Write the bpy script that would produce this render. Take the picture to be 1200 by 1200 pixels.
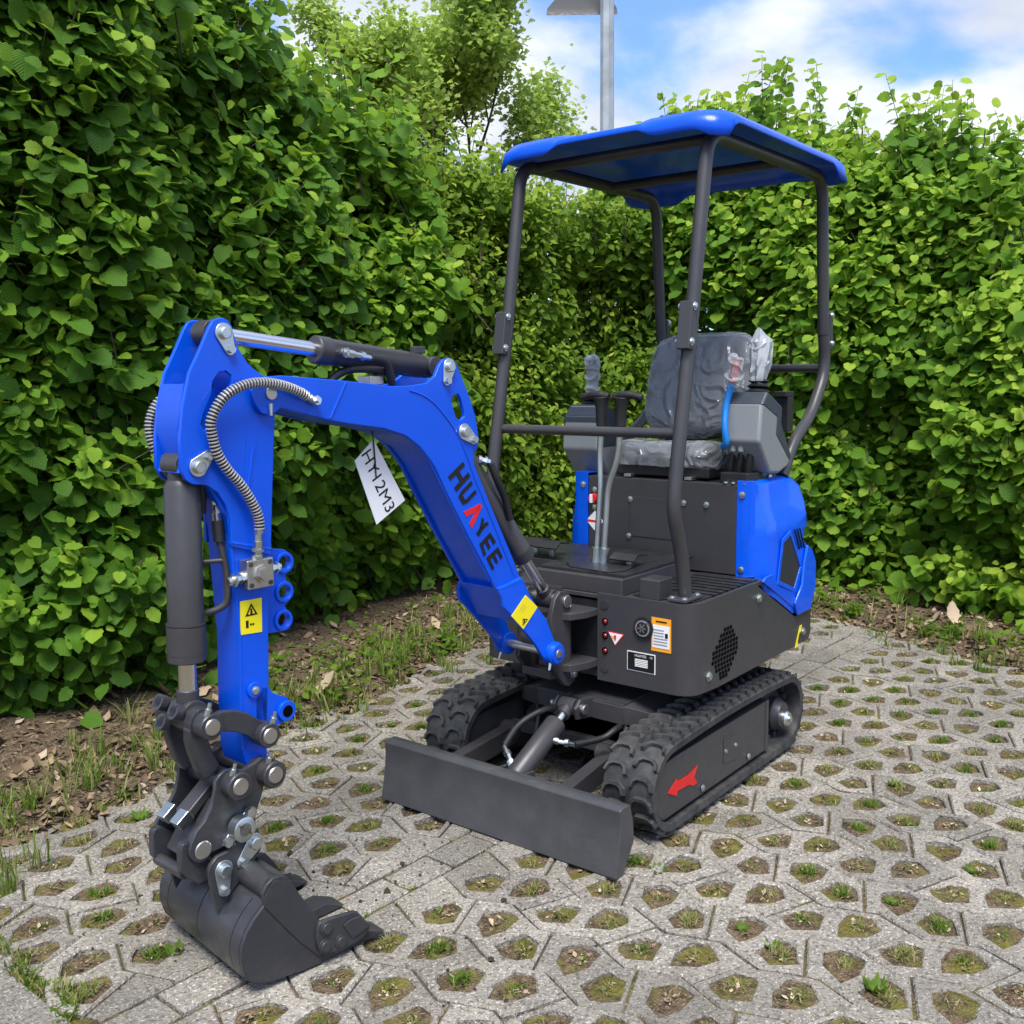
import bpy, bmesh, math, random
import numpy as np
from mathutils import Vector, Matrix, noise
from mathutils.geometry import delaunay_2d_cdt
R = math.radians
random.seed(7); rng = np.random.default_rng(7)
for o in list(bpy.data.objects): bpy.data.objects.remove(o)
S = bpy.context.scene
COL = S.collection

# ------------------------------------------------------------------ camera, sky, sun, exposure
cam_d = bpy.data.cameras.new('camera'); cam = bpy.data.objects.new('camera', cam_d); COL.objects.link(cam)
cam_d.sensor_width = 36; cam_d.lens = 36 * 1183.18 / 1200; cam_d.clip_start = .05; cam_d.clip_end = 2000
CR, CU, CF = Vector((-.61664379, .78717404, -.01036602)), Vector((-.1098295, -.07298281, .99126737)), Vector((-.7795434, -.61239736, -.13145933))
CP = Vector((3.1595, 1.89617, 1.40411))
mw = Matrix((CR, CU, -CF)).transposed().to_4x4(); mw.translation = CP
cam.matrix_world = mw
S.camera = cam
SUN_EL, SUN_AZ = R(62), R(38)      # azimuth measured from +X towards +Y
world = bpy.data.worlds.new('World'); S.world = world; world.use_nodes = True
nt = world.node_tree; nt.nodes.clear()
def wn(t, **k):
    n = nt.nodes.new(t)
    for a, b in k.items(): setattr(n, a, b)
    return n
def wmath(op, a, b=None, c=None):
    n = wn('ShaderNodeMath', operation=op)
    for i, v in enumerate((a, b, c)):
        if v is None: continue
        if isinstance(v, (int, float)): n.inputs[i].default_value = v
        else: nt.links.new(v, n.inputs[i])
    return n.outputs[0]
sky = wn('ShaderNodeTexSky', sky_type='NISHITA', sun_disc=False)
sky.sun_elevation = SUN_EL; sky.sun_rotation = R(90) - SUN_AZ; sky.air_density = 1.0; sky.dust_density = .6; sky.ozone_density = 2.0
tc = wn('ShaderNodeTexCoord'); sx = wn('ShaderNodeSeparateXYZ'); nt.links.new(tc.outputs['Generated'], sx.inputs[0])
den = wmath('ADD', wmath('MAXIMUM', sx.outputs[2], 0.0), .22)
cx = wmath('DIVIDE', sx.outputs[0], den); cy = wmath('DIVIDE', sx.outputs[1], den)
cb = wn('ShaderNodeCombineXYZ'); nt.links.new(cx, cb.inputs[0]); nt.links.new(cy, cb.inputs[1])
n1 = wn('ShaderNodeTexNoise'); n1.inputs['Scale'].default_value = 1.7; n1.inputs['Detail'].default_value = 7; n1.inputs['Roughness'].default_value = .52
n1.inputs['Distortion'].default_value = .25
mp = wn('ShaderNodeMapping'); mp.inputs['Location'].default_value = (5.3, 0.9, 0); nt.links.new(cb.outputs[0], mp.inputs[0]); nt.links.new(mp.outputs[0], n1.inputs['Vector'])
mr = wn('ShaderNodeMapRange', interpolation_type='SMOOTHSTEP'); nt.links.new(n1.outputs[0], mr.inputs[0])
mr.inputs[1].default_value = .39; mr.inputs[2].default_value = .56; mr.inputs[3].default_value = .1; mr.inputs[4].default_value = 1
n2 = wn('ShaderNodeTexNoise'); n2.inputs['Scale'].default_value = 2.2; n2.inputs['Detail'].default_value = 4; nt.links.new(mp.outputs[0], n2.inputs['Vector'])
cr2 = wn('ShaderNodeMapRange'); nt.links.new(n2.outputs[0], cr2.inputs[0]); cr2.inputs[1].default_value = .35; cr2.inputs[2].default_value = .65
cmix = wn('ShaderNodeMix', data_type='RGBA'); nt.links.new(cr2.outputs[0], cmix.inputs[0])
cmix.inputs[6].default_value = (2.75, 3.0, 3.5, 1); cmix.inputs[7].default_value = (4.5, 4.65, 4.9, 1)
smul = wn('ShaderNodeMix', data_type='RGBA', blend_type='MULTIPLY'); smul.inputs[0].default_value = 1; nt.links.new(sky.outputs[0], smul.inputs[6]); smul.inputs[7].default_value = (.48, .72, 1.25, 1)
mix = wn('ShaderNodeMix', data_type='RGBA'); nt.links.new(mr.outputs[0], mix.inputs[0]); nt.links.new(smul.outputs[2], mix.inputs[6]); nt.links.new(cmix.outputs[2], mix.inputs[7])
bg = wn('ShaderNodeBackground'); bg.inputs[1].default_value = .1; nt.links.new(mix.outputs[2], bg.inputs[0])
wo = wn('ShaderNodeOutputWorld'); nt.links.new(bg.outputs[0], wo.inputs[0])
sun_d = bpy.data.lights.new('sun', 'SUN'); sun = bpy.data.objects.new('sun', sun_d); COL.objects.link(sun)
sun_d.energy = 2.3; sun_d.angle = R(28); sun_d.color = (1, .96, .89)
sd = Vector((math.cos(SUN_EL) * math.cos(SUN_AZ), math.cos(SUN_EL) * math.sin(SUN_AZ), math.sin(SUN_EL)))
sun.rotation_euler = sd.to_track_quat('Z', 'Y').to_euler()
S.view_settings.view_transform = 'Standard'; S.view_settings.look = 'None'; S.view_settings.gamma = 1
S.view_settings.use_curve_mapping = False; S.view_settings.exposure = 1.36

# profiles measured in metres in the plane of each part
D = {
    'dip_head': [(1.15, 1.546), (1.137, 1.547), (1.124, 1.541), (1.115, 1.529), (1.112, 1.514), (1.102, 1.481), (1.078, 1.446), (1.056, 1.428), (1.032, 1.414), (1.004, 1.392), (1.007, 1.321), (1.021, 1.161), (1.035, 0.985), (1.145, 1.021), (1.144, 1.082), (1.154, 1.119), (1.174, 1.15), (1.202, 1.169), (1.235, 1.173), (1.255, 1.187), (1.265, 1.21), (1.263, 1.277), (1.252, 1.348), (1.231, 1.423), (1.2, 1.478), (1.176, 1.524), (1.164, 1.541)],
    'dip_slot': [(1.156, 1.424), (1.137, 1.427), (1.123, 1.417), (1.122, 1.397), (1.148, 1.373), (1.169, 1.321), (1.186, 1.295), (1.202, 1.295), (1.208, 1.308), (1.2, 1.331), (1.176, 1.379), (1.173, 1.403)],
    'dip_box': [(1.142, 1.101), (1.14, 1.02), (1.128, 0.801), (1.134, 0.63), (1.134, 0.513), (1.124, 0.471), (1.067, 0.469), (1.061, 0.539), (1.051, 0.667), (1.046, 0.785), (1.029, 0.984), (1.021, 1.088)],
    'dip_ear': [(1.09, 0.666), (1.053, 0.657), (1.041, 0.639), (1.021, 0.627), (1.001, 0.618), (0.989, 0.599), (0.987, 0.579), (0.996, 0.561), (1.02, 0.554), (1.045, 0.552), (1.061, 0.539), (1.096, 0.549)],
    'dip_earc': [(1.008, 0.586)],
    'bracket': [(1.027, 0.994), (0.996, 0.991), (0.97, 0.986), (0.955, 0.973), (0.952, 0.954), (0.961, 0.933), (0.972, 0.917), (0.963, 0.894), (0.959, 0.875), (0.965, 0.854), (0.976, 0.843), (0.965, 0.822), (0.961, 0.801), (0.97, 0.786), (0.99, 0.78), (1.038, 0.784)],
    'bracket_h': [(0.975, 0.954), (0.979, 0.88), (0.985, 0.809)],
    'boom_plate': [(1.069, 1.409), (1.033, 1.414), (0.996, 1.416), (0.801, 1.402), (0.642, 1.386), (0.573, 1.387), (0.516, 1.393), (0.482, 1.414), (0.465, 1.444), (0.447, 1.458), (0.424, 1.462), (0.397, 1.447), (0.373, 1.401), (0.346, 1.352), (0.322, 1.297), (0.309, 1.235), (0.314, 1.203), (0.332, 1.187), (0.329, 1.154), (0.261, 1.029), (0.167, 0.861), (0.132, 0.794), (0.243, 0.772), (0.293, 0.85), (0.356, 0.943), (0.441, 1.077), (0.489, 1.158), (0.505, 1.178), (0.547, 1.221), (0.6, 1.254), (0.676, 1.276), (0.749, 1.286), (0.819, 1.297), (0.859, 1.305), (1.0, 1.339), (1.03, 1.322), (1.058, 1.329), (1.076, 1.353), (1.082, 1.381)],
    'boom_slot': [(0.416, 1.353), (0.405, 1.36), (0.391, 1.36), (0.384, 1.352), (0.369, 1.31), (0.369, 1.297), (0.381, 1.287), (0.393, 1.288), (0.404, 1.298), (0.419, 1.34)],
    'boom_in': [(0.993, 1.404), (0.797, 1.389), (0.637, 1.372), (0.528, 1.349), (0.447, 1.306), (0.379, 1.243), (0.338, 1.167), (0.275, 1.035), (0.162, 0.833), (0.131, 0.769), (0.222, 0.768), (0.278, 0.845), (0.343, 0.941), (0.432, 1.083), (0.484, 1.165), (0.532, 1.215), (0.592, 1.249), (0.671, 1.271), (0.815, 1.299), (0.996, 1.341)],
    'boom_in_line': [(0.581, 1.374), (0.539, 1.363), (0.496, 1.342), (0.453, 1.306), (0.417, 1.269), (0.39, 1.236), (0.372, 1.202), (0.354, 1.168), (0.331, 1.117)],
    'arm_in': [(0.132, 0.794), (0.126, 0.757), (0.076, 0.687), (0.034, 0.644), (0.008, 0.594), (-0.009, 0.56), (-0.044, 0.521), (-0.035, 0.497), (0.005, 0.492), (0.048, 0.518), (0.088, 0.571), (0.119, 0.603), (0.143, 0.627), (0.199, 0.683), (0.234, 0.716), (0.237, 0.749), (0.243, 0.772)],
    'hub': [(0.012, 0.528)],
    'p_boomtop_pin': [(0.429, 1.437)],
    'p_boomtop_bolt': [(0.441, 1.399)],
    'p_boomlow_pin': [(0.336, 1.229)],
    'p_boomlow_bolt': [(0.372, 1.253)],
    'coup': [(1.127, 0.492), (1.109, 0.5), (1.087, 0.495), (1.071, 0.477), (1.063, 0.451), (1.08, 0.439), (1.099, 0.432), (1.11, 0.401), (1.127, 0.368), (1.132, 0.327), (1.154, 0.322), (1.212, 0.314), (1.253, 0.311), (1.268, 0.298), (1.284, 0.297), (1.3, 0.306), (1.31, 0.323), (1.31, 0.339), (1.303, 0.355), (1.29, 0.377), (1.267, 0.394), (1.249, 0.419), (1.238, 0.456), (1.235, 0.48), (1.223, 0.492), (1.208, 0.5), (1.188, 0.497), (1.16, 0.486)],
    'ear': [(1.137, 0.335), (1.127, 0.319), (1.124, 0.295), (1.129, 0.276), (1.156, 0.247), (1.183, 0.225), (1.205, 0.211), (1.253, 0.163), (1.264, 0.213), (1.269, 0.243), (1.274, 0.274), (1.268, 0.29), (1.248, 0.305), (1.221, 0.307), (1.199, 0.318), (1.173, 0.337), (1.155, 0.34)],
    'latch': [(1.325, 0.341), (1.319, 0.354), (1.3, 0.353), (1.258, 0.319), (1.256, 0.242), (1.283, 0.242), (1.311, 0.266), (1.326, 0.287)],
    'link_arch': [(1.243, 0.637), (1.209, 0.642), (1.175, 0.636), (1.14, 0.621), (1.112, 0.599), (1.088, 0.58), (1.074, 0.556), (1.086, 0.537), (1.108, 0.537), (1.129, 0.553), (1.143, 0.566), (1.171, 0.582), (1.205, 0.593), (1.225, 0.594)],
    'link_low': [(1.281, 0.611), (1.268, 0.622), (1.244, 0.622), (1.229, 0.593), (1.229, 0.571), (1.219, 0.537), (1.203, 0.504), (1.222, 0.485), (1.242, 0.479), (1.261, 0.507), (1.275, 0.548), (1.282, 0.58)],
    'sticker_dip': [(1.124, 0.884), (1.063, 0.883), (1.066, 0.799), (1.127, 0.803)],
    'H': [(0.441, 1.129), (0.408, 1.083), (0.349, 1.123), (0.379, 1.167)],
    'U': [(0.404, 1.073), (0.378, 1.037), (0.323, 1.072), (0.345, 1.109)],
    'A': [(0.38, 1.022), (0.346, 0.969), (0.296, 1.025), (0.315, 1.045)],
    'Y': [(0.341, 0.964), (0.303, 0.93), (0.272, 0.975), (0.302, 0.997)],
    'E1': [(0.314, 0.919), (0.297, 0.878), (0.242, 0.916), (0.267, 0.948)],
    'E2': [(0.286, 0.873), (0.26, 0.831), (0.212, 0.866), (0.233, 0.899)],
    'bk_side': [(-0.081, 0.258), (-0.064, 0.266), (-0.044, 0.266), (-0.027, 0.256), (-0.016, 0.238), (-0.018, 0.209), (0.01, 0.185), (0.03, 0.159), (0.043, 0.13), (0.046, 0.097), (0.04, 0.069), (0.033, 0.047), (0.015, 0.032), (-0.008, 0.022), (-0.035, 0.015), (-0.1, 0.009), (-0.168, 0.004), (-0.165, 0.02), (-0.162, 0.12), (-0.116, 0.195), (-0.087, 0.246)],
    'bk_fold': [(-0.017, 0.208), (-0.07, 0.134), (-0.109, 0.081), (-0.164, 0.019)],
    'cutter': [(-0.156, 0.117), (-0.17, 0.119), (-0.255, 0.108), (-0.266, 0.102), (-0.292, 0.067), (-0.303, 0.047), (-0.279, 0.026), (-0.218, 0.022), (-0.166, 0.031), (-0.151, 0.051), (-0.145, 0.077), (-0.15, 0.108)],
    'cut_bolts': [(-0.173, 0.098), (-0.167, 0.054), (-0.213, 0.047)],
    'cut_pad': [(-0.219, 0.087), (-0.236, 0.094), (-0.266, 0.092), (-0.302, 0.053), (-0.245, 0.042)],
    'arrow': [(0.557, 0.142), (0.501, 0.169), (0.496, 0.16), (0.423, 0.158), (0.366, 0.17), (0.388, 0.137), (0.365, 0.113), (0.394, 0.111), (0.419, 0.124), (0.495, 0.129), (0.5, 0.113)],
    'cheek': [(-0.026, 0.598), (-0.021, 0.635), (-0.043, 0.691), (-0.071, 0.712), (-0.105, 0.705), (-0.131, 0.683), (-0.122, 0.645), (-0.113, 0.61), (-0.124, 0.579), (-0.122, 0.436), (-0.15, 0.395), (-0.115, 0.379), (-0.089, 0.391), (-0.041, 0.448), (-0.014, 0.483), (-0.025, 0.527)],
    'console': [(-0.164, 1.301), (-0.209, 1.349), (-0.335, 1.291), (-0.332, 1.23), (-0.431, 1.104), (-0.4, 1.069), (-0.324, 1.049), (-0.249, 1.055), (-0.147, 1.173)],
    'tag': [(0.648, 1.243), (0.716, 1.189), (0.646, 1.009), (0.538, 1.066)],
    'hoseA': [(0.911, 1.357), (0.937, 1.366), (0.955, 1.375), (0.992, 1.388), (1.04, 1.398), (1.088, 1.399), (1.128, 1.39), (1.163, 1.371), (1.184, 1.345), (1.197, 1.312), (1.193, 1.279), (1.184, 1.244), (1.161, 1.204), (1.129, 1.167), (1.102, 1.124), (1.086, 1.087), (1.083, 1.057), (1.086, 1.016)],
    'hoseB': [(1.093, 1.382), (1.151, 1.378), (1.21, 1.367), (1.236, 1.345), (1.251, 1.311), (1.253, 1.277), (1.245, 1.246), (1.227, 1.22), (1.218, 1.194)],
}

# ------------------------------------------------------------------ materials
MATS = {}
class NT:
    def __init__(s, name):
        s.m = bpy.data.materials.new(name); s.m.use_nodes = True; s.t = s.m.node_tree
        s.b = s.t.nodes['Principled BSDF']; s.out = s.t.nodes['Material Output']
    def n(s, t, **k):
        n = s.t.nodes.new(t)
        for a, b in k.items(): setattr(n, a, b)
        return n
    def l(s, a, b): s.t.links.new(a, b)
    def math(s, op, a, b=None, c=None):
        n = s.n('ShaderNodeMath', operation=op)
        for i, v in enumerate((a, b, c)):
            if v is None: continue
            if isinstance(v, (int, float)): n.inputs[i].default_value = v
            else: s.l(v, n.inputs[i])
        return n.outputs[0]
    def noise(s, scale, detail=3, vec=None, rough=.55, dist=0):
        n = s.n('ShaderNodeTexNoise'); n.inputs['Scale'].default_value = scale; n.inputs['Detail'].default_value = detail
        n.inputs['Roughness'].default_value = rough; n.inputs['Distortion'].default_value = dist
        if vec is None: vec = s.obj()
        s.l(vec, n.inputs['Vector']); return n.outputs[0]
    def obj(s, which='Object'):
        if not hasattr(s, 'tc'): s.tc = s.n('ShaderNodeTexCoord')
        return s.tc.outputs[which]
    def pos(s): return s.n('ShaderNodeNewGeometry').outputs['Position']
    def ramp(s, f, stops, interp='LINEAR'):
        n = s.n('ShaderNodeValToRGB'); n.color_ramp.interpolation = interp; e = n.color_ramp.elements
        while len(e) < len(stops): e.new(.5)
        for x, (p, c) in zip(e, stops): x.position = p; x.color = (*c, 1)
        s.l(f, n.inputs[0]); return n.outputs[0]
    def mix(s, f, a, b, mode='MIX'):
        n = s.n('ShaderNodeMix', data_type='RGBA', blend_type=mode)
        for i, v in ((0, f), (6, a), (7, b)):
            if isinstance(v, (int, float)): n.inputs[i].default_value = v
            elif isinstance(v, tuple): n.inputs[i].default_value = (*v, 1)
            else: s.l(v, n.inputs[i])
        return n.outputs[2]
    def mr(s, f, a, b, c, d):
        n = s.n('ShaderNodeMapRange'); s.l(f, n.inputs[0])
        for i, v in enumerate((a, b, c, d)): n.inputs[i + 1].default_value = v
        return n.outputs[0]
    def set(s, **k):
        mp = dict(base='Base Color', rough='Roughness', metal='Metallic', spec='Specular IOR Level', coat='Coat Weight', coatr='Coat Roughness', alpha='Alpha', trans='Transmission Weight', ior='IOR')
        for a, v in k.items():
            i = s.b.inputs[mp[a]]
            if isinstance(v, tuple): i.default_value = (*v, 1)
            elif isinstance(v, (int, float)): i.default_value = v
            else: s.l(v, i)
        return s
    def bump(s, h, strength=.3, dist=.002):
        n = s.n('ShaderNodeBump'); n.inputs['Strength'].default_value = strength; n.inputs['Distance'].default_value = dist
        s.l(h, n.inputs['Height']); s.l(n.outputs[0], s.b.inputs['Normal']); return n.outputs[0]

def tri_rings(rings):
    # triangles of a polygon with holes, indices into the concatenated rings
    flat = [Vector((p[0], p[1])) for r_ in rings for p in r_]; ed = []; k = 0
    for r_ in rings: m = len(r_); ed += [(k + i, k + (i + 1) % m) for i in range(m)]; k += m
    v, e, f, ov, oe, of = delaunay_2d_cdt(flat, ed, [], 0, 1e-7)
    def inside(x, y, P):
        c = False
        for (x0, y0), (x1, y1) in zip(P, P[1:] + P[:1]):
            if (y0 > y) != (y1 > y) and x < (x1 - x0) * (y - y0) / (y1 - y0) + x0: c = not c
        return c
    rs = [[(p[0], p[1]) for p in r_] for r_ in rings]; out = []
    for t_ in f:
        if not all(ov[i] for i in t_): continue
        x = sum(v[i].x for i in t_) / 3; y = sum(v[i].y for i in t_) / 3
        if inside(x, y, rs[0]) and not any(inside(x, y, h_) for h_ in rs[1:]): out.append(tuple(ov[i][0] for i in t_))
    return out
def simple(name, base, rough=.5, metal=0, coat=0, var=.12, nscale=9, bump=0, bscale=250, spec=.5, rvar=.12, dirt=0, scratch=0):
    m = NT(name); f = m.noise(nscale, 4)
    c = m.mix(m.mr(f, .3, .7, 0, 1), tuple(x * (1 - var) for x in base), tuple(min(1, x * (1 + var)) for x in base))
    if scratch:
        mpn = m.n('ShaderNodeMapping'); mpn.inputs['Scale'].default_value = (6, 6, 190); mpn.inputs['Rotation'].default_value = (.5, .25, .3); m.l(m.obj(), mpn.inputs[0])
        c = m.mix(m.mr(m.noise(2.2, 3, mpn.outputs[0]), .6, .74, 0, scratch), c, (.13, .13, .135))
    if dirt:
        dn = m.math('MULTIPLY', m.mr(m.noise(7, 6, rough=.7), .46, .68, 0, 1), m.mr(m.noise(75, 4), .35, .65, .3, 1)); c = m.mix(m.math('MULTIPLY', dn, dirt), c, (.15, .13, .105))
    m.set(base=c, metal=metal, coat=coat, spec=spec); m.l(m.mr(m.noise(nscale * 3, 4), .3, .7, max(.02, rough - rvar), rough + rvar), m.b.inputs['Roughness'])
    if coat: m.set(coatr=.06)
    if bump: m.bump(m.noise(bscale, 2), bump, .0006)
    MATS[name] = m.m; return m.m
M_BLUE = simple('blue_paint', (.0, .078, .64), .36, coat=.22, dirt=.04, var=.05, bump=.12, bscale=160, rvar=.05, spec=.3)
M_BLUEP = simple('blue_plastic', (.0, .088, .7), .3, coat=.4, var=.03, rvar=.05, spec=.35)
M_ROOF = simple('roof_plastic', (.0, .075, .62), .34, coat=.12, var=.02, rvar=.04, spec=.3)
M_GREY = simple('grey_powder_coat', (.040, .039, .042), .4, var=.06, bump=.25, bscale=700, rvar=.07, dirt=.07)
M_GREYD = simple('dark_steel_paint', (.030, .031, .036), .38, var=.1, bump=.15, bscale=400, rvar=.08, dirt=.22, scratch=.2)
M_BLADE = simple('blade_paint', (.052, .053, .058), .38, var=.1, nscale=14, bump=.12, bscale=300, rvar=.06, dirt=.12, scratch=.3)
M_BLACK = simple('black_plastic', (.012, .012, .013), .5, var=.1)
M_VOID = simple('opening_shade', (.002, .002, .002), .9, var=.1, spec=.05)  # near-black colour for the shade inside openings that are not cut
M_ZINC = simple('zinc_plating', (.6, .65, .65), .34, metal=1, var=.05, nscale=9, rvar=.06)
M_STEEL = simple('ground_steel', (.52, .5, .47), .38, metal=1, var=.05, nscale=9, rvar=.06)
M_CHROME = simple('chrome_rod', (.8, .8, .8), .24, metal=1, var=.02, nscale=3, rvar=.01)
M_RED = simple('red_decal', (.62, .012, .012), .4, var=.05)
M_REDL = simple('red_lens', (.16, .006, .006), .25, coat=.5, var=.05)
M_BLACKD = simple('black_decal', (.006, .006, .007), .38, var=.05)
M_WHITE = simple('white_print', (.78, .78, .78), .45, var=.03)
M_YELLOW = simple('yellow_decal', (.85, .72, .01), .38, var=.03)
M_ORANGE = simple('orange_decal', (.85, .36, .02), .4, var=.03)
M_CONS = simple('console_plastic', (.2, .215, .22), .42, var=.05, bump=.15, bscale=500)
M_CONSD = simple('console_dark', (.035, .045, .06), .45, var=.05, bump=.15, bscale=500)
M_SEAT = simple('seat_vinyl', (.036, .039, .043), .34, var=.1, bump=.3, bscale=300)
M_BLUEH = simple('blue_lever', (.003, .17, .55), .35, var=.05, coat=.2)
M_REDG = simple('red_grip', (.38, .06, .06), .45, var=.05)
M_HOSE = simple('black_hose', (.012, .012, .013), .55, var=.15)
M_GALV = simple('galvanised_steel', (.36, .39, .4), .55, metal=.55, var=.2, nscale=5)
M_LAMP = simple('lamp_dark', (.018, .02, .023), .5, var=.05)
M_LAMPG = simple('lamp_glass', (.27, .25, .17), .3, var=.05)
M_CARD = simple('white_card', (.82, .82, .82), .5, var=.02, nscale=4)
M_STEM = simple('brown_bark', (.075, .055, .038), .85, var=.35, nscale=30, bump=.6, bscale=90)
M_MAT = simple('floor_rubber', (.02, .02, .021), .4, var=.35, nscale=25, bump=.5, bscale=60)
def rubber():
    m = NT('track_rubber'); f = m.noise(30, 6); g = m.noise(6, 4)
    c = m.mix(m.mr(f, .4, .7, 0, 1), (.02, .021, .023), (.052, .052, .052))
    c = m.mix(m.mr(g, .5, .75, 0, .6), c, (.085, .078, .068)); m.set(base=c, rough=.62); m.bump(m.noise(220, 4), .35, .001)
    return m.m
M_RUB = rubber()
def mesh_mat():
    m = NT('black_wire_mesh'); w = m.n('ShaderNodeTexChecker'); w.inputs['Scale'].default_value = 260; m.l(m.obj(), w.inputs['Vector'])
    c = m.mix(w.outputs['Fac'], (.004, .004, .005), (.03, .032, .036)); m.set(base=c, rough=.55); return m.m
M_WIRE = mesh_mat()
def spring():
    m = NT('spring_guard_steel'); m.set(base=(.5, .5, .49), metal=.6, rough=.35); return m.m
M_SPRING = spring()
def film(name='clear_plastic_film', veil=.23):
    m = NT(name); tr = m.n('ShaderNodeBsdfTransparent'); tr.inputs[0].default_value = (.93, .95, .96, 1)
    sc = m.n('ShaderNodeMapping'); sc.inputs['Scale'].default_value = (1, 1, .9); sc.inputs['Rotation'].default_value = (.5, .35, .2); m.l(m.obj(), sc.inputs[0])
    a = m.noise(4.5, 1, sc.outputs[0], dist=2.2); b = m.noise(9, 2, sc.outputs[0], dist=1.5)
    rid = m.math('SUBTRACT', 1, m.math('MULTIPLY', m.math('ABSOLUTE', m.math('SUBTRACT', a, .5)), 7))      # folds of the loose film
    h = m.math('ADD', m.math('MULTIPLY', m.math('MAXIMUM', rid, 0), .6), m.math('MULTIPLY', b, .35))
    m.set(base=(.62, .65, .67), rough=.1, spec=1.); m.bump(h, .7, .03)
    lw = m.n('ShaderNodeLayerWeight'); lw.inputs[0].default_value = .3
    fac = m.math('ADD', m.math('MULTIPLY', lw.outputs['Facing'], .5), veil)
    ms = m.n('ShaderNodeMixShader'); m.l(fac, ms.inputs[0]); m.l(tr.outputs[0], ms.inputs[1]); m.l(m.b.outputs[0], ms.inputs[2]); m.l(ms.outputs[0], m.out.inputs[0])
    return m.m
M_FILM = film(); M_BAG = film('cloudy_plastic_bag', .5)
def paver_mat(name, lo, hi):
    m = NT(name); oi = m.n('ShaderNodeObjectInfo'); p = m.pos()
    f = m.noise(7, 5, p); g = m.noise(150, 2, p, .5); k = m.noise(85, 3, p, .6); wv = m.n('ShaderNodeTexVoronoi'); wv.inputs['Scale'].default_value = 110; m.l(p, wv.inputs['Vector']); gs = m.n('ShaderNodeSeparateColor'); m.l(wv.outputs['Color'], gs.inputs[0])
    c = m.mix(m.mr(f, .3, .7, 0, 1), lo, hi)
    c = m.mix(m.mr(gs.outputs[0], .0, 1, 0, .30), c, m.mix(gs.outputs[1], (.10, .095, .085), (.48, .46, .42))); c = m.mix(m.mr(g, .58, .68, 0, .7), c, (.62, .59, .54)); c = m.mix(m.mr(k, .53, .66, 0, .8), c, (.07, .066, .06))
    c = m.mix(m.mr(m.noise(1.7, 4, p), .48, .7, 0, .4), c, (.12, .112, .095))
    st = m.mr(m.noise(24, 6, p, .65), .55, .72, 0, .55); c = m.mix(st, c, (.07, .066, .055))
    tone = m.mr(oi.outputs['Random'], 0, 1, .8, 1.12); cc = m.n('ShaderNodeCombineColor')
    for i in range(3): m.l(tone, cc.inputs[i])
    c = m.mix(1., c, cc.outputs[0], 'MULTIPLY')
    m.set(base=c, rough=.88, spec=.3); m.bump(m.math('ADD', m.math('MULTIPLY', g, .8), m.math('MULTIPLY', k, -1.2)), 1., .006); return m.m
M_PAV = paver_mat('concrete_paver', (.185, .166, .137), (.30, .273, .23))
M_PAV2 = paver_mat('edge_concrete', (.17, .153, .127), (.265, .243, .207))
def soil_mat():
    m = NT('soil_and_moss'); p = m.pos()
    a = m.noise(9, 6, p); b = m.noise(45, 5, p); c1 = m.noise(160, 3, p)
    c = m.mix(m.mr(b, .35, .65, 0, 1), (.05, .036, .024), (.17, .125, .08))
    c = m.mix(m.mr(c1, .56, .68, 0, .85), c, (.36, .28, .17))
    sz = m.n('ShaderNodeSeparateXYZ'); m.l(p, sz.inputs[0])
    low = m.mr(sz.outputs[2], .0, .012, 1, 0)
    mossf = m.math('MULTIPLY', m.math('MULTIPLY', m.mr(a, .47, .62, 0, .8), m.mr(b, .3, .5, .2, 1)), low)
    mc = m.mix(m.mr(m.noise(30, 3, p), .35, .65, 0, 1), (.09, .1, .015), (.2, .18, .03))
    c = m.mix(mossf, c, mc); m.set(base=c, rough=.95, spec=.15); m.bump(m.math('ADD', b, c1), 1, .012); return m.m
M_SOIL = soil_mat()
def leaf_mat(name, stops, trans=(.32, .48, .05), tfac=.3, rough=.42, vein=9, spec=.2):
    m = NT(name); at = m.n('ShaderNodeAttribute', attribute_name='tone'); uv = m.n('ShaderNodeAttribute', attribute_name='UVMap')
    sx = m.n('ShaderNodeSeparateXYZ'); m.l(uv.outputs['Vector'], sx.inputs[0])
    ax = m.math('ABSOLUTE', m.math('SUBTRACT', sx.outputs[0], .5))
    w = m.math('SINE', m.math('MULTIPLY', m.math('SUBTRACT', sx.outputs[1], m.math('MULTIPLY', ax, .9)), vein * 6.28))
    mid = m.mr(ax, 0, .035, 1, 0); veins = m.math('MAXIMUM', m.mr(w, .75, 1, 0, .7), mid)
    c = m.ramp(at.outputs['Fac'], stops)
    c = m.mix(m.math('MULTIPLY', veins, .13), c, (.16, .24, .06))
    m.set(base=c, rough=rough, spec=spec)
    nb = m.bump(m.math('SUBTRACT', m.math('MULTIPLY', w, .5), m.math('MULTIPLY', mid, 1.2)), .4, .003)
    t = m.n('ShaderNodeBsdfTranslucent'); tcol = m.mix(1., m.mix(.55, c, trans), (1.25, 1.25, 1.0), 'MULTIPLY'); m.l(tcol, t.inputs[0]); m.l(nb, t.inputs['Normal'])
    ms = m.n('ShaderNodeMixShader'); ms.inputs[0].default_value = tfac; m.l(m.b.outputs[0], ms.inputs[1]); m.l(t.outputs[0], ms.inputs[2]); m.l(ms.outputs[0], m.out.inputs[0])
    return m.m
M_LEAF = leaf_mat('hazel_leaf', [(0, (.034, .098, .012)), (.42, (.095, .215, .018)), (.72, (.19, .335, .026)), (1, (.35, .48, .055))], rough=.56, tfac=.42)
M_LEAF2 = leaf_mat('small_leaf', [(0, (.055, .12, .012)), (.5, (.15, .25, .02)), (1, (.36, .44, .05))], vein=6, rough=.56, tfac=.42)
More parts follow.
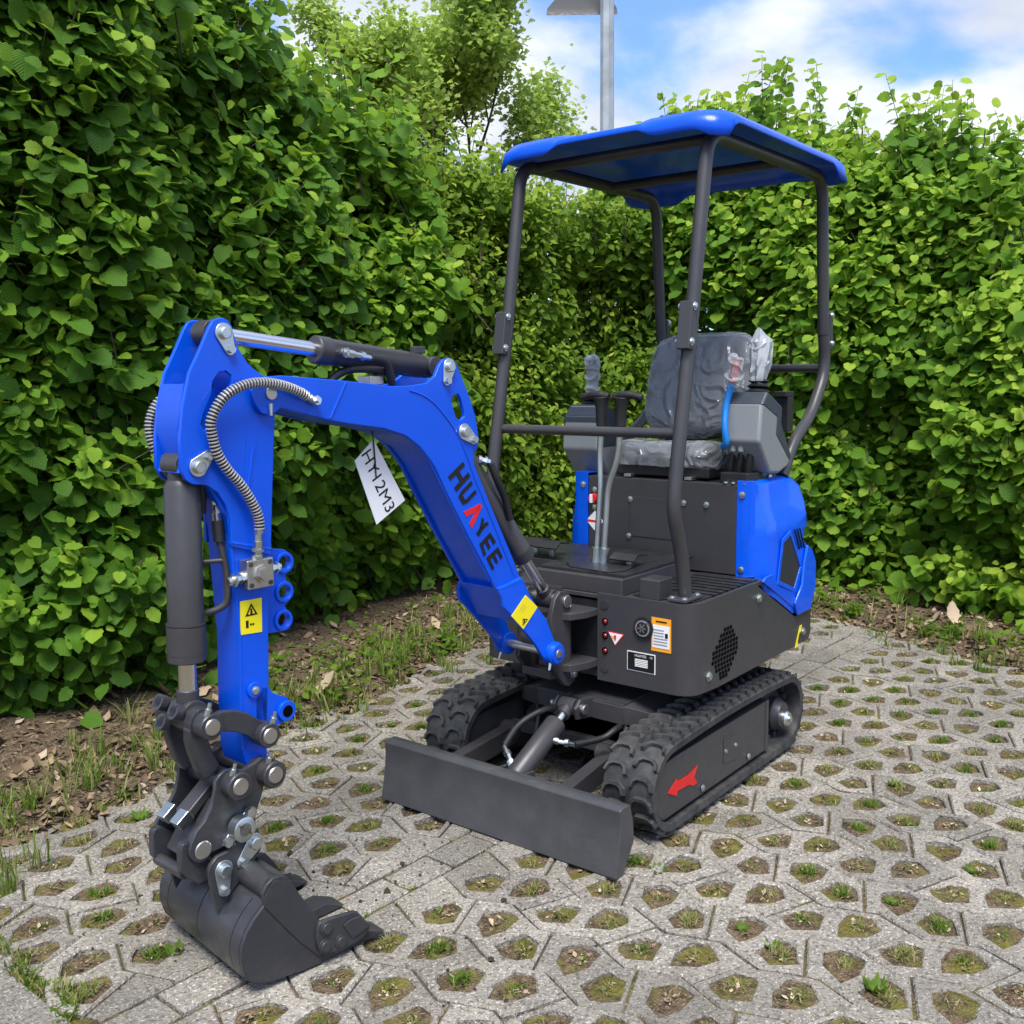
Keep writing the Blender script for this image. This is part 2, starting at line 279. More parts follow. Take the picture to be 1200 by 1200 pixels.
M_LEAF3 = leaf_mat('maple_leaf', [(0, (.15, .24, .05)), (.5, (.28, .39, .09)), (1, (.42, .48, .15))], vein=5, trans=(.45, .6, .13), tfac=.55)
M_GRASS = leaf_mat('grass_blade', [(0, (.1, .15, .02)), (.5, (.09, .17, .02)), (.8, (.2, .22, .06)), (1, (.36, .3, .16))], vein=1, rough=.6)
def litter_mat():
    m = NT('dry_leaf'); at = m.n('ShaderNodeAttribute', attribute_name='tone'); 
    m.set(base=m.ramp(at.outputs['Fac'], [(0, (.06, .042, .03)), (.4, (.16, .11, .07)), (.75, (.3, .22, .145)), (1, (.5, .42, .31))]), rough=.8, spec=.2); return m.m
M_LITTER = litter_mat()
def crumb_mat():
    m = NT('soil_crumb'); f = m.noise(60, 3); m.set(base=m.mix(f, (.02, .015, .01), (.07, .05, .035)), rough=.95, spec=.1); return m.m
M_CRUMB = crumb_mat()

# ------------------------------------------------------------------ builders
def tag(o, label=None, cat=None, group=None, kind=None):
    if label: o['label'] = label
    if cat: o['category'] = cat
    if group: o['group'] = group
    if kind: o['kind'] = kind
    return o
def empty(name, label=None, cat=None, loc=(0, 0, 0), group=None, kind=None):
    o = bpy.data.objects.new(name, None); COL.objects.link(o); o.location = loc; o.empty_display_size = .1
    return tag(o, label, cat, group, kind)
def link(name, me, parent=None, matrix=None):
    o = bpy.data.objects.new(name, me); COL.objects.link(o)
    if parent is not None: o.parent = parent
    if matrix is not None: o.matrix_basis = matrix
    return o

class MB:
    def __init__(s): s.v = []; s.f = []
    def add(s, vs, fs):
        n = len(s.v); s.v += [tuple(v) for v in vs]; s.f += [tuple(i + n for i in f) for f in fs]; return s
    def box(s, c, size, rot=None):
        c = Vector(c); h = Vector(size) / 2; q = rot.to_3x3() if rot else Matrix.Identity(3)
        vs = [c + q @ Vector((x * h.x, y * h.y, z * h.z)) for x in (-1, 1) for y in (-1, 1) for z in (-1, 1)]
        return s.add(vs, [(0, 1, 3, 2), (4, 6, 7, 5), (0, 4, 5, 1), (2, 3, 7, 6), (0, 2, 6, 4), (1, 5, 7, 3)])
    def cyl(s, a, b, r, r2=None, n=24, cap=True):
        return s.tube([a, b], [r, r if r2 is None else r2], n, cap)
    def tube(s, pts, r, n=12, cap=True):
        pts = [Vector(p) for p in pts]; m = len(pts); rs = r if isinstance(r, (list, tuple)) else [r] * m
        vs = []; u = None
        for i, p in enumerate(pts):
            d = (pts[min(i + 1, m - 1)] - pts[max(i - 1, 0)])
            if d.length < 1e-9: d = Vector((0, 0, 1))
            d.normalize()
            if u is None: u = d.orthogonal().normalized()
            else:
                u = u - d * u.dot(d); u = u.normalized() if u.length > 1e-6 else d.orthogonal().normalized()
            w = d.cross(u)
            vs += [p + (u * math.cos(2 * math.pi * k / n) + w * math.sin(2 * math.pi * k / n)) * rs[i] for k in range(n)]
        fs = [(i * n + k, i * n + (k + 1) % n, (i + 1) * n + (k + 1) % n, (i + 1) * n + k) for i in range(m - 1) for k in range(n)]
        if cap: fs += [tuple(range(n - 1, -1, -1)), tuple(range((m - 1) * n, m * n))]
        return s.add(vs, fs)
    def lathe(s, prof, c, axis, n=24):          # prof: (radius, height) along axis from c
        a = Vector(axis).normalized(); c = Vector(c)
        return s.tube([c + a * h for _, h in prof], [max(r_, 1e-4) for r_, _ in prof], n)
    def prism(s, poly, fr, l0, l1, holes=()):   # poly in the frame's plane; fr(a, b, l) -> point; l0/l1 numbers or functions
        g0 = l0 if callable(l0) else (lambda a, b: l0); g1 = l1 if callable(l1) else (lambda a, b: l1)
        poly = [tuple(p) for p in poly]
        rings = [poly] + [[tuple(p) for p in h] for h in holes]; flat = [p for r_ in rings for p in r_]; n = len(flat)
        vs = [fr(a, b, g0(a, b)) for a, b in flat] + [fr(a, b, g1(a, b)) for a, b in flat]; fs = []
        if holes:
            tri = tri_rings(rings)
            for t in tri: fs += [tuple(t), tuple(i + n for i in reversed(t))]
        else: fs += [tuple(range(n)), tuple(range(2 * n - 1, n - 1, -1))]
        k = 0
        for r_ in rings:
            m = len(r_); fs += [(k + i, k + (i + 1) % m, n + k + (i + 1) % m, n + k + i) for i in range(m)]; k += m
        return s.add(vs, fs)
    def sphere(s, c, r, n=12, m=8):
        return s.lathe([(r * math.sin(math.pi * i / m), -r * math.cos(math.pi * i / m)) for i in range(m + 1)], c, (0, 0, 1), n)
    def build(s, name, mat, parent=None, bevel=0, smooth=35, label=None, seg=2, T=None):
        me = bpy.data.meshes.new(name); vs = s.v if T is None else [tuple(T @ Vector(v)) for v in s.v]
        me.from_pydata(vs, [], s.f); bm = bmesh.new(); bm.from_mesh(me)
        bmesh.ops.recalc_face_normals(bm, faces=bm.faces); bm.to_mesh(me); bm.free()
        me.polygons.foreach_set('use_smooth', [True] * len(me.polygons)); me.set_sharp_from_angle(angle=R(smooth)); me.materials.append(mat)
        o = link(name, me, parent)
        if bevel:
            b = o.modifiers.new('bevel', 'BEVEL'); b.width = bevel; b.segments = seg; b.limit_method = 'ANGLE'; b.angle_limit = R(40); b.harden_normals = True
        if label: o['label'] = label
        return o
def spline(pts, sub=6):
    P = [Vector(p) for p in pts]; out = []
    for i in range(len(P) - 1):
        a, b, c, d = P[max(i - 1, 0)], P[i], P[i + 1], P[min(i + 2, len(P) - 1)]
        for k in range(sub):
            t = k / sub; out.append(.5 * ((2 * b) + (c - a) * t + (2 * a - 5 * b + 4 * c - d) * t * t + (3 * b - a - 3 * c + d) * t ** 3))
    return out + [P[-1]]
def rounded(pts, rad, n=5):                    # polyline with filleted corners
    P = [Vector(p) for p in pts]; out = [P[0]]
    for a, b, c in zip(P, P[1:], P[2:]):
        u = (a - b); v = (c - b); q = min(rad, u.length * .48, v.length * .48); p0 = b + u.normalized() * q; p1 = b + v.normalized() * q
        out += [(p0.lerp(b, k / n)).lerp(b.lerp(p1, k / n), k / n) for k in range(n + 1)]
    return out + [P[-1]]
def circle2(c, r, n=16): return [(c[0] + r * math.cos(2 * math.pi * k / n), c[1] + r * math.sin(2 * math.pi * k / n)) for k in range(n)]
FY = lambda a, b, l: Vector((a, l, b))          # profile in x,z
FX = lambda a, b, l: Vector((l, a, b))          # profile in y,z
FZ = lambda a, b, l: Vector((a, b, l))          # profile in x,y
def frame(phi, ox, oy):
    e = Vector((math.cos(R(phi)), math.sin(R(phi)), 0)); l = Vector((-math.sin(R(phi)), math.cos(R(phi)), 0)); O = Vector((ox, oy, 0))
    return lambda s_, z, k: O + e * s_ + l * k + Vector((0, 0, z))
BF = frame(-3, .585, -.06); KF = frame(-8, 1.79, -.13)
def seg_text(txt, size, bold=0):                # lettering as a mesh in its own XY plane
    cu = bpy.data.curves.new('lettering', 'FONT'); cu.body = txt; cu.size = size; cu.offset = bold; cu.align_x = 'CENTER'; cu.align_y = 'CENTER'
    o = bpy.data.objects.new('lettering', cu); COL.objects.link(o); dg = bpy.context.evaluated_depsgraph_get(); dg.update()
    me = bpy.data.meshes.new_from_object(o.evaluated_get(dg)); bpy.data.objects.remove(o); return me
def place_text(name, txt, size, mat, parent, o, ux, uy, bold=0):
    me = seg_text(txt, size, bold); me.materials.clear(); me.materials.append(mat)
    ux = Vector(ux).normalized(); uz = ux.cross(Vector(uy)).normalized(); uy = uz.cross(ux)
    m = Matrix((ux, uy, uz)).transposed().to_4x4(); m.translation = Vector(o) + uz * .0008; return link(name, me, parent, m)

# ------------------------------------------------------------------ the excavator
EX = empty('mini_excavator', 'blue and dark grey mini excavator on rubber tracks with canopy, boom and bucket', 'excavator')
def bolt(parent, p, ax, r=.009, name='bolt', mat=None, h=.006):
    a = Vector(ax).normalized(); p = Vector(p); m = MB().lathe([(r * 1.35, 0), (r * 1.35, h * .3), (r, h * .3), (r * .95, h * .9), (r * .7, h), (0, h)], p, a, 10)
    return m.build(name, mat or M_ZINC, parent)
# --- tracks
XF, XR, ZC, RB = .53, -.33, .157, .135
def track_path(n=180):
    top = lambda x: .013 * math.sin(math.pi * (x - XR) / (XF - XR))
    pts = []
    L1 = XF - XR; La = math.pi * RB; P = 2 * L1 + 2 * La
    for k in range(n):
        s_ = P * k / n
        if s_ < L1: x = XR + s_; p, nn = (x, ZC + RB + top(x)), (0, 1)
        elif s_ < L1 + La: a = math.pi / 2 - (s_ - L1) / RB; p, nn = (XF + RB * math.cos(a), ZC + RB * math.sin(a)), (math.cos(a), math.sin(a))
        elif s_ < 2 * L1 + La: p, nn = (XF - (s_ - L1 - La), ZC - RB), (0, -1)
        else: a = -math.pi / 2 - (s_ - 2 * L1 - La) / RB; p, nn = (XR + RB * math.cos(a), ZC + RB * math.sin(a)), (math.cos(a), math.sin(a))
        pts.append((Vector((p[0], 0, p[1])), Vector((nn[0], 0, nn[1]))))
    return pts
def inset_poly(P, d_):
    out = []; n = len(P); area = sum(P[i][0] * P[(i + 1) % n][1] - P[(i + 1) % n][0] * P[i][1] for i in range(n)); sgn = 1 if area > 0 else -1
    for i in range(n):
        a, b, c = Vector(P[i - 1]), Vector(P[i]), Vector(P[(i + 1) % n]); u = (b - a).normalized(); v = (c - b).normalized()
        n1_, n2_ = Vector((-u.y, u.x)) * sgn, Vector((-v.y, v.x)) * sgn; bi = (n1_ + n2_); bi = bi / max(.3, bi.dot(n1_)); out.append(tuple(b + bi * d_))
    return out
def lug_mesh(side):                              # one chevron lug; u along travel, v across the belt
    out = [(-u * .78, v) for u, v in [(.016, .026), (.016, .064), (-.004, .084), (-.036, .090), (-.036, .079), (-.012, .071), (-.003, .058), (-.003, .034), (-.012, .024), (-.036, .018), (-.036, .004), (-.006, .007)]]
    m = MB(); h = .0135; n = len(out); c = Vector((sum(a for a, b in out) / n, sum(b for a, b in out) / n, 0))
    base = [Vector((a, b * side, -.004)) for a, b in out]; topv = [Vector((a, b * side, h)) for a, b in inset_poly(out, .0025)]
    m.add(base + topv, [tuple(range(n, 2 * n))] + [(i, (i + 1) % n, n + (i + 1) % n, n + i) for i in range(n)])
    me = m.build('tread_lug', M_RUB, smooth=12); d = me.data; bpy.data.objects.remove(me); return d
LUG = {s_: lug_mesh(s_) for s_ in (1, -1)}
for sg in (1, -1):
    yc = .369 * sg; path = track_path(); m = MB(); n = len(path); vs = []
    for p, nn in path:
        for dy, dr in ((-.089, 0), (-.086, .003), (.086, .003), (.089, 0), (.087, -.022), (.03, -.024), (-.03, -.024), (-.087, -.022)): vs.append(p + nn * dr + Vector((0, yc + dy, 0)))
    m.add(vs, [(i * 8 + k, i * 8 + (k + 1) % 8, ((i + 1) % n) * 8 + (k + 1) % 8, ((i + 1) % n) * 8 + k) for i in range(n) for k in range(8)])
    belt = m.build('crawler_track', M_RUB, EX)
    P36 = track_path(44); P72 = track_path(88)
    for k in range(44):
        for half in (1, -1):
            p, nn = P72[(2 * k + (1 if half > 0 else 0)) % 88]; fw = Vector((0, 1, 0)).cross(nn); ay = Vector((0, 1, 0))
            M4 = Matrix((fw, ay, nn)).transposed().to_4x4(); M4.translation = p + nn * .002 + Vector((0, yc, 0)); link('tread_lug', LUG[half], belt, M4)
    lg = MB()
    for k in range(44):
        p, nn = P36[k]; fw = Vector((0, 1, 0)).cross(nn)
        for dy in (-.024, .024): lg.box(p - nn * .034 + Vector((0, yc + dy, 0)), (.022, .014, .024), Matrix((fw, Vector((0, 1, 0)), nn)).transposed())
    lg.build('drive_guide', M_RUB, belt)['kind'] = 'stuff'
    # frame and cover plate
    yo = .43 * sg
    cover = [(-.155, .06), (.578, .06), (.62, .095), (.645, .14), (.647, .175), (.625, .212), (.585, .238), (.5, .243), (-.155, .243)]
    cp = MB().prism(cover, FY, yo, yo + .013 * sg).build('track_cover', M_GREY, EX, bevel=.003)
    MB().prism([(-.176, .055), (-.153, .06), (-.153, .243), (-.176, .246)], FY, yo - .02 * sg, yo + .016 * sg).build('end_flange', M_GREY, cp, bevel=.002)
    MB().prism(cover, FY, yo - .13 * sg, yo - .005 * sg).build('track_frame', M_GREYD, EX)
    yf = yo + .0135 * sg
    MB().prism([(.078, .104), (.178, .116), (.178, .206), (.084, .194)], FY, yf, yf + .002 * sg).build('access_panel', M_GREY, cp, bevel=.001)
    for x, z in ((.094, .157), (.168, .157), (-.012, .083), (.33, .083)): bolt(cp, (x, yf + .002 * sg, z), (0, sg, 0), .009 if z < .1 else .006)
    if sg > 0: MB().prism(D['arrow'], FY, yf + .0005, yf + .0022).build('direction_arrow', M_RED, cp)
    # sprocket, idler, rollers
    sp = MB(); teeth = []
    for k in range(36): a = 2 * math.pi * k / 36; r = .112 if k % 4 in (0, 1) else .088; teeth.append((XR + r * math.cos(a), ZC - .005 + r * math.sin(a)))
    sp.prism(teeth, FY, yc - .014, yc + .014); sprk = sp.build('drive_sprocket', M_GREYD, EX, bevel=.002)
    MB().lathe([(.062, 0), (.062, .03), (.05, .045), (.045, .055)], (XR, yc + .012 * sg, ZC - .012), (0, sg, 0), 28).build('hub', M_GREYD, sprk)
    MB().lathe([(.03, 0), (.03, .012), (.024, .02), (.012, .02), (.012, .028), (.001, .028)], (XR - .015, yc + .064 * sg, ZC - .03), (0, sg, 0), 24).build('hub_nut', M_ZINC, sprk)
    MB().lathe([(.11, -.05), (.11, -.02), (.085, -.018), (.085, .018), (.11, .02), (.11, .05), (.0, .05)], (XF, yc, ZC), (0, 1, 0), 32).build('idler_wheel', M_GREYD, EX)
    for x in (-.14, .08, .3): MB().lathe([(.04, -.06), (.04, -.02), (.03, -.02), (.03, .02), (.04, .02), (.04, .06)], (x, yc, .085), (0, 1, 0), 20).build('track_roller', M_GREYD, EX)
# --- centre frame
m = MB().box((.02, 0, .235), (.62, .4, .17)); m.prism([(-.3, -.16), (.415, -.155), (.415, .195), (-.3, .2)], FZ, .322, .334)
m.prism([(-.155, .325), (.2, .322), (.3, .2), (.3, .13), (-.27, .13), (-.27, .2)], FX, .3, .33)
cf = m.build('centre_frame', M_GREYD, EX, bevel=.003)
m = MB().prism([(-.155, .333), (.2, .327), (.2, .267), (-.15, .272)], FX, .405, .42); m.box((.4, .02, .172), (.03, .5, .04)); m.box((.36, -.16, .24), (.1, .012, .17)); m.box((.36, .2, .24), (.1, .012, .17))
for s_, y0, y1 in ((-1, -.155, -.29), (1, .2, .3)): m.add([(.415, y0, .33), (.415, y0, .268), (.33, y1, .24), (.33, y1, .29), (.2, y1, .29), (.2, y0, .333)], [(0, 1, 2, 3), (0, 3, 4, 5), (5, 4, 2, 1), (3, 2, 4)])
m.build('front_crossmember', M_GREY, cf, bevel=.002)
MB().lathe([(.2, 0), (.2, .05), (.17, .05), (.17, .065)], (0, 0, .334), (0, 0, 1), 40).build('slew_ring', M_GREYD, EX)
for y in (-.14, .21):
    MB().prism([(.41, .26), (.425, .255), (.45, .17), (.435, .15)], FY, y - .005, y + .005).build('gusset', M_GREY, cf)
# --- dozer blade
BL = MB().prism([(.862, .196), (.852, .203), (.815, .203), (.806, .198), (.79, .14), (.786, .085), (.842, .003), (.884, .003), (.874, .05), (.868, .085), (.862, .12), (.859, .16)], FY, -.466, .466)
blade = BL.build('dozer_blade', M_BLADE, EX, bevel=.004)
for y0, y1 in ((-.225, -.29), (.215, .15)):
    a = MB(); pa = Vector((.8, y0, .13)); pb = Vector((.36, y1 * .97, .15)); dirv = (pb - pa); ang = math.atan2(dirv.y, dirv.x)
    a.box((pa + pb) / 2, (dirv.length, .045, .07), Matrix.Rotation(ang, 3, 'Z')); a.build('blade_arm', M_GREY, blade, bevel=.004)
    MB().cyl((.42, y1 - .045, .155), (.42, y1 + .045, .155), .032).build('pivot_pin', M_GREYD, blade, bevel=.003)
bcA, bcB = Vector((.485, .03, .318)), Vector((.785, .03, .165)); dv = (bcB - bcA).normalized()
cyl = MB().tube([bcA + dv * .085, bcA + dv * .09, bcB - dv * .01, bcB], [.034, .036, .036, .03], 28).build('blade_cylinder', M_GREY, EX)
MB().cyl(bcA + dv * .02, bcA + dv * .1, .016).build('piston_rod', M_CHROME, cyl)
MB().cyl(bcA + Vector((0, -.03, 0)), bcA + Vector((0, .03, 0)), .028).cyl(bcA, bcA + dv * .045, .024).build('rod_eye', M_GREY, cyl)
for s_ in (-1, 1):
    MB().prism([(.41, .27), (.51, .285), (.52, .325), (.49, .35), (.41, .34)], FY, .03 + s_ * .038, .03 + s_ * .05).build('lug_plate', M_GREY, cf, bevel=.003)
    MB().cyl(bcA + Vector((0, s_ * .05, 0)), bcA + Vector((0, s_ * .068, 0)), .017).build('pin_cap', M_STEEL, cyl, bevel=.002)
for s_ in (-1, 1): MB().prism([(.8, .1), (.75, .13), (.75, .19), (.8, .195)], FY, .03 + s_ * .045, .03 + s_ * .055).build('rear_lug', M_GREY, blade, bevel=.002)
def fitting(a, b, parent, r=.011, n='hose_fitting', mat=None):
    a = Vector(a); b = Vector(b); d_ = b - a
    return MB().tube([a, a + d_ * .25, a + d_ * .25, a + d_ * .55, a + d_ * .55, a + d_ * .7, a + d_ * .7, b], [r, r, r * .75, r * .75, r * 1.15, r * 1.15, r * .7, r * .7], 6).build(n, mat or M_ZINC, parent, smooth=60)
pj = bcA + dv * .15
fitting(pj + Vector((0, .03, -.005)), pj + Vector((-.02, .1, -.01)), cyl)
MB().tube(spline([pj + Vector((-.02, .1, -.01)), (.5, .17, .24), (.45, .19, .26), (.36, .17, .25)]), .011).build('hydraulic_hose', M_HOSE, cyl)
pk = bcB - dv * .03
fitting(pk + Vector((0, -.03, .01)), pk + Vector((-.03, -.085, .055)), cyl, .012)
MB().tube(spline([pk + Vector((-.03, -.085, .055)), (.64, -.06, .28), (.55, -.02, .315), (.47, -.02, .285), (.38, .0, .27)]), .011).build('hydraulic_hose', M_HOSE, cyl)
# --- upper body: skirts
def skirt(sg):
    plan = [(.384, .075)] + [(.384 - .07 + .07 * math.cos(R(a)), .363 + .07 * math.sin(R(a))) for a in range(0, 91, 15)] + [(.2, .433), (.06, .433), (-.06, .433), (-.09, .433), (-.39, .433), (-.42, .433), (-.5, .433), (-.555, .433), (-.575, .43), (-.60, .42), (-.62, .39)]
    def zt(x): return .69 if x > -.06 else (.69 - (.06 if x < -.09 else 0) * 0 if x > -.065 else max(.502, .69 - (-.06 - x) * .522))
    def zb(x): return .392 if x > .3 else .386
    m = MB(); n = len(plan); vs = []
    for x, y in plan:
        yi = y - .012 if y > .37 else y; xi = x - .012 if y < .42 else x
        if y > .37 and x > .3: xi = x - .006
        vs += [(x, y * sg, zb(x)), (x, y * sg, zt(x)), (xi, yi * sg, zt(x)), (xi, yi * sg, zb(x))]
    fs = [(i * 4 + k, (i + 1) * 4 + k, (i + 1) * 4 + (k + 1) % 4, i * 4 + (k + 1) % 4) for i in range(n - 1) for k in range(4)] + [(0, 1, 2, 3), tuple((n - 1) * 4 + k for k in (3, 2, 1, 0))]
    return m.add(vs, fs).build('side_skirt', M_GREY, EX, bevel=.004, smooth=25)
SK = skirt(1); SKR = skirt(-1)
plan = [(.376, -.41), (.376, .35), (.35, .4), (.31, .42), (-.56, .42), (-.62, .36), (-.62, -.36), (-.56, -.42), (.31, -.42)]
MB().prism([(.25, -.42), (.372, -.35), (.372, .35), (.25, .42), (-.56, .41), (-.6, .3), (-.6, -.3), (-.56, -.41)], FZ, .4, .43).build('chassis_plate', M_GREYD, EX)
MB().prism(plan, FZ, .668, .684).build('floor_plate', M_GREY, EX, bevel=.003)
MB().prism([(.25, -.075), (.37, -.075), (.37, .075), (.25, .075)], FZ, .43, .66).build('front_recess', M_BLACK, EX)
# counterweight at the back
MB().prism([(-.585, -.43), (-.6, -.425), (-.68, -.3), (-.7, 0), (-.68, .3), (-.6, .425), (-.585, .43), (-.56, .43), (-.56, -.43)], FZ, .392, .66).build('counterweight', M_GREY, EX, bevel=.012, seg=3)
# skirt details on the front
fx = .3845
def disc(parent, c, r, ax, mat, name, h=.003, n=20): a = Vector(ax); return MB().lathe([(r, 0), (r, h), (0, h)], c, a, n).build(name, mat, parent)
for z in (.653, .438): disc(SK, (fx, .104, z), .016, (1, 0, 0), M_GREYD, 'plug', .002)
for z in (.597, .549, .497):
    q = disc(SK, (fx, .106, z), .012, (1, 0, 0), M_VOID, 'light_recess', .0015); MB().sphere((fx + .001, .108, z), .0085).build('red_lamp', M_REDL, q)  # recess is a raised black disc, its shade given as colour
def sticker(parent, pts, mat, name, off=(0, 0, 0), th=.0012, nrm=(1, 0, 0)):
    P = [Vector(p) for p in pts]; nr = Vector(nrm).normalized(); n = len(P); m = MB(); o_ = Vector(off)
    m.add([p + o_ for p in P] + [p + o_ + nr * th for p in P], [tuple(range(n)), tuple(range(2 * n - 1, n - 1, -1))] + [(i, (i + 1) % n, n + (i + 1) % n, n + i) for i in range(n)]); return m.build(name, mat, parent)
def X(pts): return [(fx, a, b) for a, b in pts]
st = sticker(SK, X([(.117, .567), (.182, .564), (.147, .518)]), M_RED, 'warning_sticker'); sticker(st, X([(.122, .563), (.176, .561), (.147, .524)]), M_WHITE, 'sticker_face', (.0014, 0, 0))
sticker(st, X([(.142, .556), (.152, .556), (.15, .54), (.145, .54)]), M_RED, 'sticker_symbol', (.0028, 0, 0)); sticker(st, X([(.132, .556), (.14, .552), (.143, .544), (.138, .546)]), M_ORANGE, 'sticker_symbol', (.0028, 0, 0))
cap = MB().lathe([(.036, 0), (.036, .008), (.032, .01), (.029, .006)], (fx, .256, .597), (1, 0, 0), 32).build('fuel_cap', M_BLACK, SK)
MB().lathe([(.027, .004), (.027, .012), (.024, .013), (.024, .008)], (fx, .256, .597), (1, 0, 0), 28).build('cap_ring', M_CHROME, cap); MB().lathe([(.0232, .006), (.0232, .0125), (.02, .0135)], (fx, .256, .597), (1, 0, 0), 24).build('cap_disc', M_BLACK, cap)
for a in range(0, 180, 60): MB().box((fx + .013, .256, .597), (.006, .030, .004), Matrix.Rotation(R(a), 3, 'X')).build('cap_spoke', M_STEEL, cap)
st = sticker(SK, X([(.284, .638), (.355, .637), (.356, .527), (.284, .527)]), M_ORANGE, 'instruction_sticker'); sticker(st, X([(.289, .614), (.350, .613), (.350, .539), (.289, .539)]), M_WHITE, 'sticker_face', (.0014, 0, 0))
GREYL = simple('grey_print', (.25, .26, .27), .5, var=.03)
for k in range(6): sticker(st, X([(.293, .60 - k * .0095), (.33 + .014 * (k > 2), .60 - k * .0095), (.33 + .014 * (k > 2), .5975 - k * .0095), (.293, .5975 - k * .0095)]), GREYL, 'print_line', (.0028, 0, 0))
sticker(st, X([(.335, .59), (.345, .59), (.345, .575), (.335, .575)]), M_BLACKD, 'print_figure', (.0028, 0, 0)); sticker(st, X([(.3, .628), (.34, .628), (.34, .624), (.3, .624)]), M_BLACKD, 'print_line', (.0014, 0, 0))
st = sticker(SK, X([(.193, .513), (.299, .513), (.299, .447), (.193, .448)]), M_WHITE, 'name_plate'); sticker(st, X([(.196, .51), (.296, .51), (.296, .45), (.196, .451)]), M_BLACKD, 'plate_face', (.0014, 0, 0))
for k in range(5): sticker(st, X([(.224, .49 - k * .0055), (.272, .49 - k * .0055), (.272, .4868 - k * .0055), (.224, .4868 - k * .0055)]), M_WHITE, 'print_line', (.0028, 0, 0))
place_text('lettering', 'HUAYEE', .012, M_WHITE, st, (fx + .0028, .245, .501), (0, 1, 0), (0, 0, 1)); place_text('lettering', 'CE', .009, M_WHITE, st, (fx + .0028, .285, .501), (0, 1, 0), (0, 0, 1))
# side: vent, bolts, yellow label
vent = MB(); sy = .4335
rows = [(3, .165), (4, .175), (6, .165), (8, .165), (9, .16), (9, .16), (9, .16), (7, .155), (5, .16), (3, .17)]
rows = [(.572, .12, 3), (.556, .106, 5), (.54, .095, 6), (.524, .075, 8), (.508, .075, 9), (.492, .075, 9), (.476, .08, 9), (.46, .10, 7), (.444, .115, 6), (.428, .13, 4), (.414, .148, 3)]
for z, x0, k in rows:
    for i in range(k): vent.box((x0 + .021 * i, sy, z - .004 * (i - 4) * .0), (.014, .0024, .0115))
vent.build('air_vent', M_VOID, SK)  # vent holes are black pads on the skirt, their shade painted
for x, z in ((.277, .44), (-.094, .632), (-.5, .43)): bolt(SK, (x, sy, z), (0, 1, 0), .0125, h=.01)
st = sticker(SK, [(-.47, sy, .457), (-.492, sy, .457), (-.452, sy, .378), (-.43, sy, .378)], M_YELLOW, 'yellow_label', nrm=(0, 1, 0)); sticker(st, [(-.468, sy, .43), (-.474, sy, .43), (-.458, sy, .395), (-.452, sy, .395)], M_BLACKD, 'print_line', (0, .0014, 0), nrm=(0, 1, 0))
# boom mount on the house
mt = MB().cyl((.465, -.02, .42), (.465, -.02, .655), .032).build('king_pin', M_GREYD, EX, bevel=.003)
for z0, z1 in ((.612, .636), (.437, .463)): MB().prism([(.37, -.075), (.44, -.07), (.5, -.045), (.515, 0), (.5, .045), (.44, .07), (.37, .075)], FZ, z0, z1).build('mount_plate', M_GREY, EX, bevel=.003)
# --- swing bracket
m = MB()
for s_ in (1, -1): m.prism(D['cheek'], BF, s_ * .058, s_ * .076)
m.prism([(-.12, .46), (-.15, .46), (-.15, .6), (-.12, .6)], BF, -.06, .06); m.tube([BF(-.13, .465, 0), BF(-.13, .61, 0)], .058, 24); m.prism([(-.03, .42), (-.13, .4), (-.13, .43), (-.03, .45)], BF, -.06, .06)
sw = m.build('swing_bracket', M_GREY, EX, bevel=.004)
MB().tube([BF(-.1, .673, -.085), BF(-.1, .673, .084)], .021).build('pin', M_STEEL, sw, bevel=.002)
MB().tube([BF(.002, .526, -.13), BF(.002, .526, .13)], .015).build('boom_pin', M_STEEL, sw, bevel=.002)
MB().tube([BF(-.02, .56, -.03), BF(-.02, .56, .03)], .03).build('bush', M_GREY, sw)
bolt(sw, BF(-.13, .655, .04), (.3, .6, .7), .02, h=.015); bolt(sw, BF(-.14, .42, .075), (.2, 1, 0), .012, h=.012)
# --- boom
BOOM = MB().prism(D['boom_in'], BF, -.063, .063).build('boom', M_BLUE, EX, bevel=.002)
for s_ in (1, -1): MB().prism(D['boom_plate'], BF, s_ * .0635, s_ * .0755, [D['boom_slot'][::-1]]).build('boom_plate', M_BLUE, BOOM, bevel=.0025)
def armoff(s_, base): return lambda a, b: s_ * (base - .0245 * max(0, min(1, (b - .742) / .045)))
for s_ in (1, -1):
    MB().prism(D['arm_in'], BF, armoff(s_, .1005), armoff(s_, .0885)).build('base_arm', M_BLUE, BOOM, bevel=.0025)
    MB().tube([BF(.002, .526, s_ * .082), BF(.002, .526, s_ * .118), BF(.002, .526, s_ * .118), BF(.002, .526, s_ * .126)], [.037, .037, .032, .032], 28).build('pivot_boss', M_BLUE, BOOM, bevel=.003)
    g = MB().tube([BF(.02, .499, s_ * .105), BF(.03, .475, s_ * .108)], [.006, .004], 8); g.build('grease_nipple', M_ZINC, BOOM)
MB().prism([(.132, .79), (.245, .775), (.16, .655), (.075, .69)], BF, -.087, .087).build('base_box', M_BLUE, BOOM, bevel=.003)
def bead(pts, l, r=.0045, parent=None): return MB().tube([BF(a, b, l) for a, b in pts], r, 6).build('weld_bead', M_BLUE, parent or BOOM)
ln = spline([Vector((a, b, 0)) for a, b in D['boom_in_line']], 4)
for s_ in (1,):
    bead([(p.x, p.y) for p in ln] + [(.261, .99), (.16, .80)], s_ * .0758, .0028)
    bead([(.801, 1.398), (.855, 1.309)], s_ * .0758, .003); bead([(.137, .785), (.24, .768)], s_ * .078, .006)
    bead([(.995, 1.341), (.86, 1.309), (.75, 1.29), (.676, 1.28), (.6, 1.258), (.547, 1.225), (.505, 1.183), (.44, 1.08), (.356, .947), (.26, .8)], s_ * .0655, .006)
